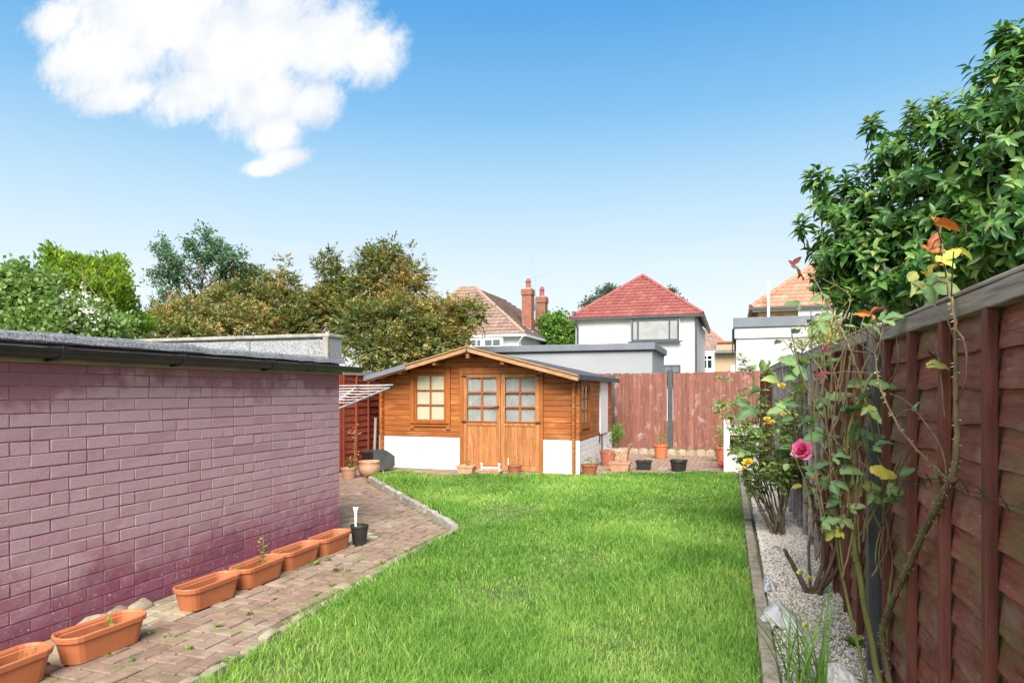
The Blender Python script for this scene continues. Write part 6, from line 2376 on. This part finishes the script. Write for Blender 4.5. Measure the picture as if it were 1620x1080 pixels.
crumple('plastic_sheet', 'large crumpled white plastic sheet lying over the kerb behind the strap leaves', (.255, 4.25), .13, .22, .075, 3)
crumple('plastic_sheet', 'smaller white plastic sheet in the gravel at the bottom of the picture', (.46, 3.50), .12, .10, .05, 5, .4)
crumple('plastic_sheet', 'flattened white plastic scrap beyond the large crumpled sheet', (.235, 5.0), .05, .16, .035, 8)
for k, (x, y, r_, lb) in enumerate(((1228, 876, .045, 'pale stone with a rusty underside in the middle of the gravel'), (1250, 758, .09, 'pale boulder beside the foot of the yellow rose'), (1262, 820, .07, 'whitish stone under the silver-grey fence'),
                                    (1205, 812, .05, 'small pale stone next to the kerb'))):
    p = atG(x, y)
    o = lump('stone', (p.x, p.y, .03 + r_ * .3), (r_, r_ * .9, r_ * .6), M['render_pale'] if k else M['concrete'], None, seed=k + 3, org=(p.x, p.y, .03))
    tag(o, lb, 'stone', 'loose stones in the gravel')


# ---- weeds in the paving and bed
def weed_mesh(seed, n=12, L=.05):
    rr = np.random.default_rng(seed)
    a = rr.uniform(0, 6.28, n)
    D = np.stack([np.cos(a), np.sin(a), rr.uniform(.15, 1.1, n)], 1)
    P = np.stack([rr.normal(0, .01, n), rr.normal(0, .01, n), rr.uniform(.0, .02, n)], 1)
    ln = L * rr.uniform(.5, 1.2, n)
    V, F = leaf_verts(P, D, np.tile([0, 0, 1.], (n, 1)) + rr.normal(0, .2, (n, 3)), ln, ln * .38, LEAF15)
    me = np_mesh('weed', V, F, None, np.repeat(rr.random(n), 15), True)
    me.materials.append(M['leaf_weed'])
    return me


weeds = [weed_mesh(k, 8 + 3 * k, .026 + .004 * k) for k in range(5)]
spots = [(210, 1048), (170, 1040), (345, 995), (430, 905), (497, 895), (520, 888), (532, 905), (582, 858), (575, 780), (600, 790), (628, 800), (655, 815), (660, 860), (605, 893), (548, 943), (500, 945), (435, 950), (395, 975), (240, 1005), (640, 835), (612, 820), (585, 800), (470, 935),
         (620, 860), (550, 905), (445, 925), (525, 928), (262, 1010), (365, 1050), (300, 1030), (570, 830), (593, 778)]
for x, y in spots:
    p = atG(x, y)
    o = link_mesh('weed', R.choice(weeds), None, None, org=(p.x, p.y, .005))
    s_ = R.uniform(.5, 1.1)
    o.scale = (s_, s_, s_)
    o.rotation_euler = (0, 0, R.uniform(0, 6))
    tag(o, 'little green weed growing from the joints of the path', 'weed', 'weeds in the path joints')
for x, y, lb in ((1352, 1030, 'green weed tuft in the gravel by the rose canes'),):
    p = atG(x, y)
    o = link_mesh('weed', weed_mesh(77, 40, .07), None, None, org=(p.x, p.y, .02))
    tag(o, lb, 'weed')


# ================================================================== POTS AND SMALL THINGS
def stadium(cx, cy, z, hl, hw, n=8):
    """plan outline long along y with half-round ends"""
    pts = []
    for k in range(n + 1):
        a = math.pi * k / n
        pts.append((cx + hw * math.cos(a), cy + (hl - hw * .8) + hw * .8 * math.sin(a), z))
    for k in range(n + 1):
        a = math.pi + math.pi * k / n
        pts.append((cx + hw * math.cos(a), cy - (hl - hw * .8) + hw * .8 * math.sin(a), z))
    return pts


def sprig(parent, c, h, mat, n=10, L=.02, wr=.4, seed=0, name='plant', spread=.03):
    rr = np.random.default_rng(seed)
    t = rr.random(n)
    P = np.stack([c[0] + rr.normal(0, spread, n) * (1 - .5 * t), c[1] + rr.normal(0, spread, n) * (1 - .5 * t), c[2] + h * t], 1)
    a = rr.uniform(0, 6.28, n)
    D = np.stack([np.cos(a), np.sin(a), rr.uniform(.1, .9, n)], 1)
    ln = L * rr.uniform(.6, 1.3, n)
    o = leaf_obj(name, parent, mat, P, D, np.tile([0, 0, 1.], (n, 1)) + rr.normal(0, .3, (n, 3)), ln, ln * wr, rr.random(n), LEAF15, True)
    o['kind'] = 'stuff'
    mb = MB()
    for k in range(3):
        mb.tube([(c[0] + R.uniform(-.3, .3) * spread, c[1] + R.uniform(-.3, .3) * spread, c[2] - .01), (c[0] + R.uniform(-.4, .4) * spread, c[1], c[2] + h * .92)], [.0025, .0012], 4)
    mb.build('stem', M['cane_green'], parent)['kind'] = 'stuff'
    return o


def planter(cx, cy, rz, label, plants, seed):
    root = thing('planter', (cx, cy, 0.012), label, 'planter', 'terracotta-coloured trough planters along the wall')
    mb = MB()
    hl, hw, h = .245, .098, .15
    zb = .012
    rings = [stadium(cx, cy, zb, hl - .05, hw - .028), stadium(cx, cy, zb + .004, hl - .046, hw - .024), stadium(cx, cy, zb + h * .8, hl - .016, hw - .012)]
    rings += [stadium(cx, cy, zb + h * .805, hl - .004, hw - .002), stadium(cx, cy, zb + h * .97, hl, hw), stadium(cx, cy, zb + h, hl - .003, hw - .003), stadium(cx, cy, zb + h, hl - .012, hw - .011), stadium(cx, cy, zb + h * .93, hl - .02, hw - .017),
              stadium(cx, cy, zb + h * .86, hl - .022, hw - .018), stadium(cx, cy, zb + h * .84, hl - .03, hw - .024), stadium(cx, cy, zb + .03, hl - .05, hw - .03)]
    mb.loft(rings, True, False)
    mb.build('trough', M['terra'], root, smooth=False, bev=0)
    MB().add(stadium(cx, cy, zb + h * .52, hl - .034, hw - .022), [tuple(range(18))]).build('soil', M['soil'], root)
    for i, (dx, dy_, hh, n_, L_) in enumerate(plants):
        sprig(root, (cx + dx, cy + dy_, zb + h * .52), hh, M['leaf_weed'], n_, L_, .5, seed * 10 + i)
    root.rotation_euler = (0, 0, rz)
    return root


planter(-3.215, 2.18, .0, 'terracotta planter at the bottom corner of the picture with a leafy clump', [(-.01, -.05, .09, 34, .04), (.02, .12, .07, 8, .025), (-.01, .18, .06, 6, .02)], 1)
planter(-3.205, 2.71, -.05, 'terracotta planter with one small green seedling, standing apart from the next', [(.0, .06, .11, 12, .035)], 2)
planter(-3.275, 3.55, -.02, 'empty terracotta planter beside the lumpy edging stones', [(.02, -.06, .03, 4, .02)], 3)
planter(-3.285, 4.05, .03, 'terracotta planter holding the tallest upright seedling', [(.0, .06, .24, 46, .028), (-.02, -.17, .10, 18, .025)], 4)
planter(-3.305, 4.53, .0, 'terracotta planter with low seedlings between two others', [(.0, -.1, .06, 12, .022), (.0, .05, .07, 9, .02)], 5)
planter(-3.315, 5.02, .02, 'terracotta planter next to the black pot', [(.0, .12, .07, 14, .022)], 6)


def round_pot(name, c, r, h, mat, label, group=None, rim=.16, taper=.72, cat='pot', n=28, soil=True):
    root = thing(name, (c[0], c[1], c[2] if len(c) > 2 else .012), label, cat, group)
    z = c[2] if len(c) > 2 else .012
    mb = MB()
    rb = r * taper
    prof = [(rb * .95, 0), (rb, .004), (r * .93, h * (1 - rim)), (r * .99, h * (1 - rim) + .002), (r, h - .004), (r * .985, h), (r * .91, h), (r * .90, h * .9), (r * .86, h * .84)]
    mb.lathe(prof, (c[0], c[1], z), n, cap1=False)
    mb.build('pot', mat, root, smooth=False)
    if soil:
        MB().lathe([(r * .88, h * .845), (r * .4, h * .87), (.002, h * .88)], (c[0], c[1], z), 16, cap0=False).build('soil', M['soil'], root, smooth=True)
    return root


def box_pot(c, L, W, h, mat, label, group=None, rz=0.0, taper=.8):
    root = thing('planter', (c[0], c[1], .012), label, 'planter', group)
    mb = MB()
    def rg(k, z):
        return [(c[0] - L / 2 * k, c[1] - W / 2 * k, .012 + z), (c[0] + L / 2 * k, c[1] - W / 2 * k, .012 + z), (c[0] + L / 2 * k, c[1] + W / 2 * k, .012 + z), (c[0] - L / 2 * k, c[1] + W / 2 * k, .012 + z)]
    mb.loft([rg(taper, 0), rg(.93, h * .78), rg(1.0, h * .785), rg(1.0, h), rg(.88, h), rg(.86, h * .8)], True, False)
    mb.build('trough', mat, root, bev=.002)
    MB().add(rg(.87, h * .82), [(0, 1, 2, 3)]).build('soil', M['soil'], root)
    root.rotation_euler = (0, 0, rz)
    return root


# black pot with the solar light
bp = round_pot('pot', (-3.215, 5.33), .083, .175, M['blackplastic'], 'black plastic pot at the end of the planter row', rim=.13)
sprig(bp, (-3.215, 5.33, .16), .05, M['leaf_dry'], 16, .05, .12, 9, spread=.05)
sl = thing('solar_light', (-3.235, 5.30, .15), 'white solar stake light standing in the black pot', 'garden light')
MB().tube([(-3.235, 5.30, .10), (-3.235, 5.30, .315)], .0125, 10).build('stake', M['white'], sl)
MB().lathe([(.012, .30), (.017, .305), (.018, .325), (.023, .328), (.024, .352), (.02, .356)], (-3.235, 5.30, 0), 14).build('lamp_head', M['white'], sl)
MB().lathe([(.0185, .3565), (.018, .360)], (-3.235, 5.30, 0), 12).build('solar_cell', M['screen'], sl)
MB().box(-3.45, -3.30, 2.37, 2.50, .016, .020).build('plastic_scrap', M['blackplastic'], org=(-3.37, 2.43, .015))
tag(bpy.data.objects['plastic_scrap'], 'black plastic scrap on the paving between the first two planters', 'scrap')

SP = 'pots in front of the summer house'
q = box_pot((-4.22, 10.36), .30, .20, .15, M['clay'], 'terracotta trough just left of the double door', SP)
sprig(q, (-4.20, 10.36, .14), .10, M['leaf_weed'], 20, .05, .4, 21, spread=.06)
q = box_pot((-3.80, 10.40), .40, .18, .09, M['clay'], 'low wide clay tray with white plant labels before the door', SP)
for dx in (-.15, .16):
    MB().box(-3.80 + dx - .012, -3.80 + dx + .012, 10.36, 10.364, .05, .20).build('plant_label', M['white'], q)
    MB().box(-3.80 + dx - .022, -3.80 + dx + .022, 10.355, 10.359, .19, .215).build('plant_label', M['white'], q)
MB().box(-3.93, -3.66, 10.352, 10.356, .125, .148).build('plant_label', M['white'], q)
q = round_pot('pot', (-3.43, 10.52), .125, .17, M['clay_red'], 'round terracotta pot under the handle side of the door', SP)
sprig(q, (-3.43, 10.52, .16), .16, M['leaf_dry'], 24, .05, .3, 22, spread=.06)
MB().box(-3.53, -3.515, 10.47, 10.474, .12, .29).build('plant_label', M['white'], q)
q = round_pot('pot', (-2.27, 10.98), .145, .17, M['clay_red'], 'wide terracotta pot by the front right corner of the summer house', SP)
sprig(q, (-2.25, 10.98, .16), .13, M['leaf_weed'], 34, .06, .45, 23, spread=.08)
q = round_pot('pot', (-2.22, 12.42), .155, .28, M['clay_red'], 'dark red round pot against the white flank of the summer house', SP)
sprig(q, (-2.20, 12.42, .26), .22, M['leaf_weed'], 26, .05, .35, 24, spread=.08)
q = box_pot((-1.86, 11.62), .36, .26, .16, M['clay'], 'pale clay square planter with white flowers behind the lawn edge', SP)
sprig(q, (-1.86, 11.62, .15), .24, M['leaf_dry'], 46, .05, .3, 25, spread=.10)
rr_ = np.random.default_rng(3)
leaf_obj('flower', q, M['petal_white'], np.stack([-1.86 + rr_.normal(0, .10, 40), 11.56 + rr_.normal(0, .05, 40), .30 + rr_.uniform(0, .12, 40)], 1), rand_dir(40), rand_dir(40), np.full(40, .03), np.full(40, .028), rr_.random(40))['kind'] = 'stuff'
q = box_pot((-2.00, 12.55), .30, .26, .32, M['clay'], 'tall pale clay planter holding the rounded evergreen', SP)
PB, OB_ = blob_points([(-2.06, 12.55, .62, .15, .15, .17), (-2.10, 12.55, .50, .12, .12, .12)], 110, .4)
PB = np.repeat(PB, 8, 0) + rng.normal(size=(880, 3)) * .02
leaf_obj('crown', q, M['leaf_green'], PB, rand_dir(880) + np.array([0, 0, .5]), rand_dir(880) + np.array([0, 0, .6]), np.full(880, .035), np.full(880, .017), np.clip(rng.normal(.5, .2, 880), 0, 1))
MB().tube([(-2.05, 12.55, .26), (-2.06, 12.55, .6)], [.012, .008], 6).build('trunk', M['bark'], q)
q = box_pot((-1.50, 11.98), .27, .22, .16, M['blackplastic'], 'black plastic tray planter at the lawn edge', SP)
sprig(q, (-1.50, 11.98, .15), .04, M['leaf_dry'], 36, .04, .3, 26, spread=.08)
q = round_pot('pot', (-1.42, 14.10), .155, .29, M['terra'], 'bright orange pot in front of the dark grey fence post', SP)
sprig(q, (-1.42, 14.10, .28), .24, M['leaf_weed'], 110, .045, .4, 27, spread=.12)
q = round_pot('pot', (-.90, 11.95), .155, .19, M['blackplastic'], 'dark grey pot with thin yellowish stems at the lawn edge', SP, taper=.75)
sprig(q, (-.90, 11.95, .17), .24, M['leaf_weed'], 26, .06, .15, 28, spread=.07)
q = round_pot('pot', (-.20, 13.75), .145, .30, M['terra'], 'bright orange pot beside the white cabinet', SP)
sprig(q, (-.22, 13.75, .29), .34, M['leaf_weed'], 60, .09, .22, 29, spread=.07)
sprig(q, (-.34, 13.74, .12), .42, M['leaf_dry'], 40, .06, .5, 30, name='dry_plant', spread=.07)

o = lump('ball', (-.20, 12.75, .062), (.062, .062, .055), M['pinkball'], None, seed=2, org=(-.20, 12.75, .01))
tag(o, 'small deflated pink ball lying on the paving by the white cabinet', 'ball')

# white cabinet
cab = thing('cabinet', (.14, 12.25, 0), 'white box-shaped garden cabinet with a dark square opening', 'cabinet')
cx0, cx1, cy0, cy1, chh = -.155, .42, 12.02, 12.50, .90
MB().box(cx0, cx0 + .10, cy0, cy1, 0, chh).build('side_panel', M['white'], cab, bev=.006)
MB().box(cx1 - .10, cx1, cy0, cy1, 0, chh - .10).build('side_panel', M['white'], cab, bev=.006)
MB().box(cx0 + .101, cx1 - .101, cy0 + .004, cy1, 0, .42).build('front_panel', M['white'], cab, bev=.004)
MB().box(cx0 + .101, cx1 - .101, cy0 + .004, cy1, .64, .80).build('top_panel', M['white'], cab, bev=.004)
MB().box(cx0 + .101, cx1 - .101, cy1 - .05, cy1 - .02, .42, .64).build('back_panel', M['blackplastic'], cab)
MB().box(cx0 + .005, cx1 - .005, cy0 + .002, cy0 + .4, .642, .650).build('shelf_line', M['edging'], cab)

# old television
tv = thing('television', (-5.86, 10.36, 0), 'charcoal old tube television dumped beside the summer house', 'television')
tvm = MB()
def tvring(y, hw, z0, z1, sh=0.0):
    return [(-hw, y, z0), (hw, y, z0), (hw, y, z1), (-hw, y, z1)]
tvm.loft([tvring(-.20, .27, .0, .36), tvring(-.17, .275, -.004, .365), tvring(-.02, .272, .0, .36), tvring(.06, .245, .01, .335), tvring(.21, .17, .05, .25), tvring(.24, .16, .06, .24)])
A_ = rad(-38)
tilt = rad(-9)
def tvx(v):
    x, y, z = v
    z = z + .02 - x * math.sin(tilt) * .5
    return (-5.87 + x * math.cos(A_) - y * math.sin(A_), 10.36 + x * math.sin(A_) + y * math.cos(A_), max(z, .006))
tvm.v = [tvx(v) for v in tvm.v]
tvm.build('case', M['tvplastic'], tv, bev=.012, seg=2)
bz = MB()
bz.loft([tvring(-.228, .20, .07, .31), tvring(-.2005, .235, .045, .335)])
bz.v = [tvx(v) for v in bz.v]
bz.build('screen', M['screen'], tv, bev=.008)

LP = 'pots behind the garage corner'
q = thing('pot', (-5.62, 9.62, .012), 'weathered pink-brown bowl pot behind the garage corner', 'pot', LP)
MB().lathe([(.10, 0), (.13, .01), (.175, .09), (.18, .17), (.165, .225), (.175, .235), (.172, .25), (.155, .25), (.15, .22)], (-5.62, 9.62, .012), 26, cap1=False).build('pot', M['clay'], q, smooth=True)
MB().lathe([(.152, .21), (.002, .22)], (-5.62, 9.62, .012), 16, cap0=False).build('soil', M['soil'], q)
q = round_pot('pot', (-5.80, 9.30), .13, .17, M['clay'], 'small clay pot with a dry leggy plant at the garage corner', LP)
sprig(q, (-5.76, 9.30, .16), .16, M['leaf_weed'], 46, .06, .3, 41, spread=.07)
sprig(q, (-5.70, 9.32, .16), .72, M['leaf_dry'], 60, .05, .35, 42, name='dry_plant', spread=.07)
o = MB().prism_y([(-6.14, .0), (-6.10, .0), (-6.06, .92), (-6.10, .92)], 10.62, 10.645).build('plank', M['grey_plank'], org=(-6.12, 10.63, 0))
o.name = 'loose_plank'
tag(o, 'narrow grey plank leaning in the gap beside the summer house', 'plank')

# rotary clothes dryer
dr = thing('clothes_dryer', (-5.58, 8.0, 0), 'grey rotary clothes dryer with white lines, its arm reaching out past the garage', 'clothes dryer')
hub = Vector((-5.58, 8.0, 1.0))
MB().tube([(-5.58, 8.0, 0), (-5.58, 8.0, 1.25)], .02, 10).build('pole', M['alu'], dr)
MB().tube([hub - Vector((0, 0, .04)), hub + Vector((0, 0, .06))], .04, 12).build('hub', M['blackplastic'], dr)
tips = []
for k in range(4):
    a = rad(2 + 90 * k)
    tp_ = hub + Vector((math.cos(a) * 1.25, math.sin(a) * 1.25, .465))
    tips.append(tp_)
    arm = MB().tube([hub, tp_], .014, 8).build('arm', M['alu'], dr)
    MB().tube([tp_ - (tp_ - hub).normalized() * .05, tp_ + (tp_ - hub).normalized() * .02], .02, 8).build('end_cap', M['blackplastic'], arm)
for j in range(7):
    t = 1 - j * .085
    for k in range(4):
        a, b = hub.lerp(tips[k], t) + Vector((0, 0, .016)), hub.lerp(tips[(k + 1) % 4], t) + Vector((0, 0, .016))
        m_ = a.lerp(b, .5) - Vector((0, 0, .018))
        MB().tube([a, m_, b], .0040, 5).build('line', M['cordwhite'], dr)
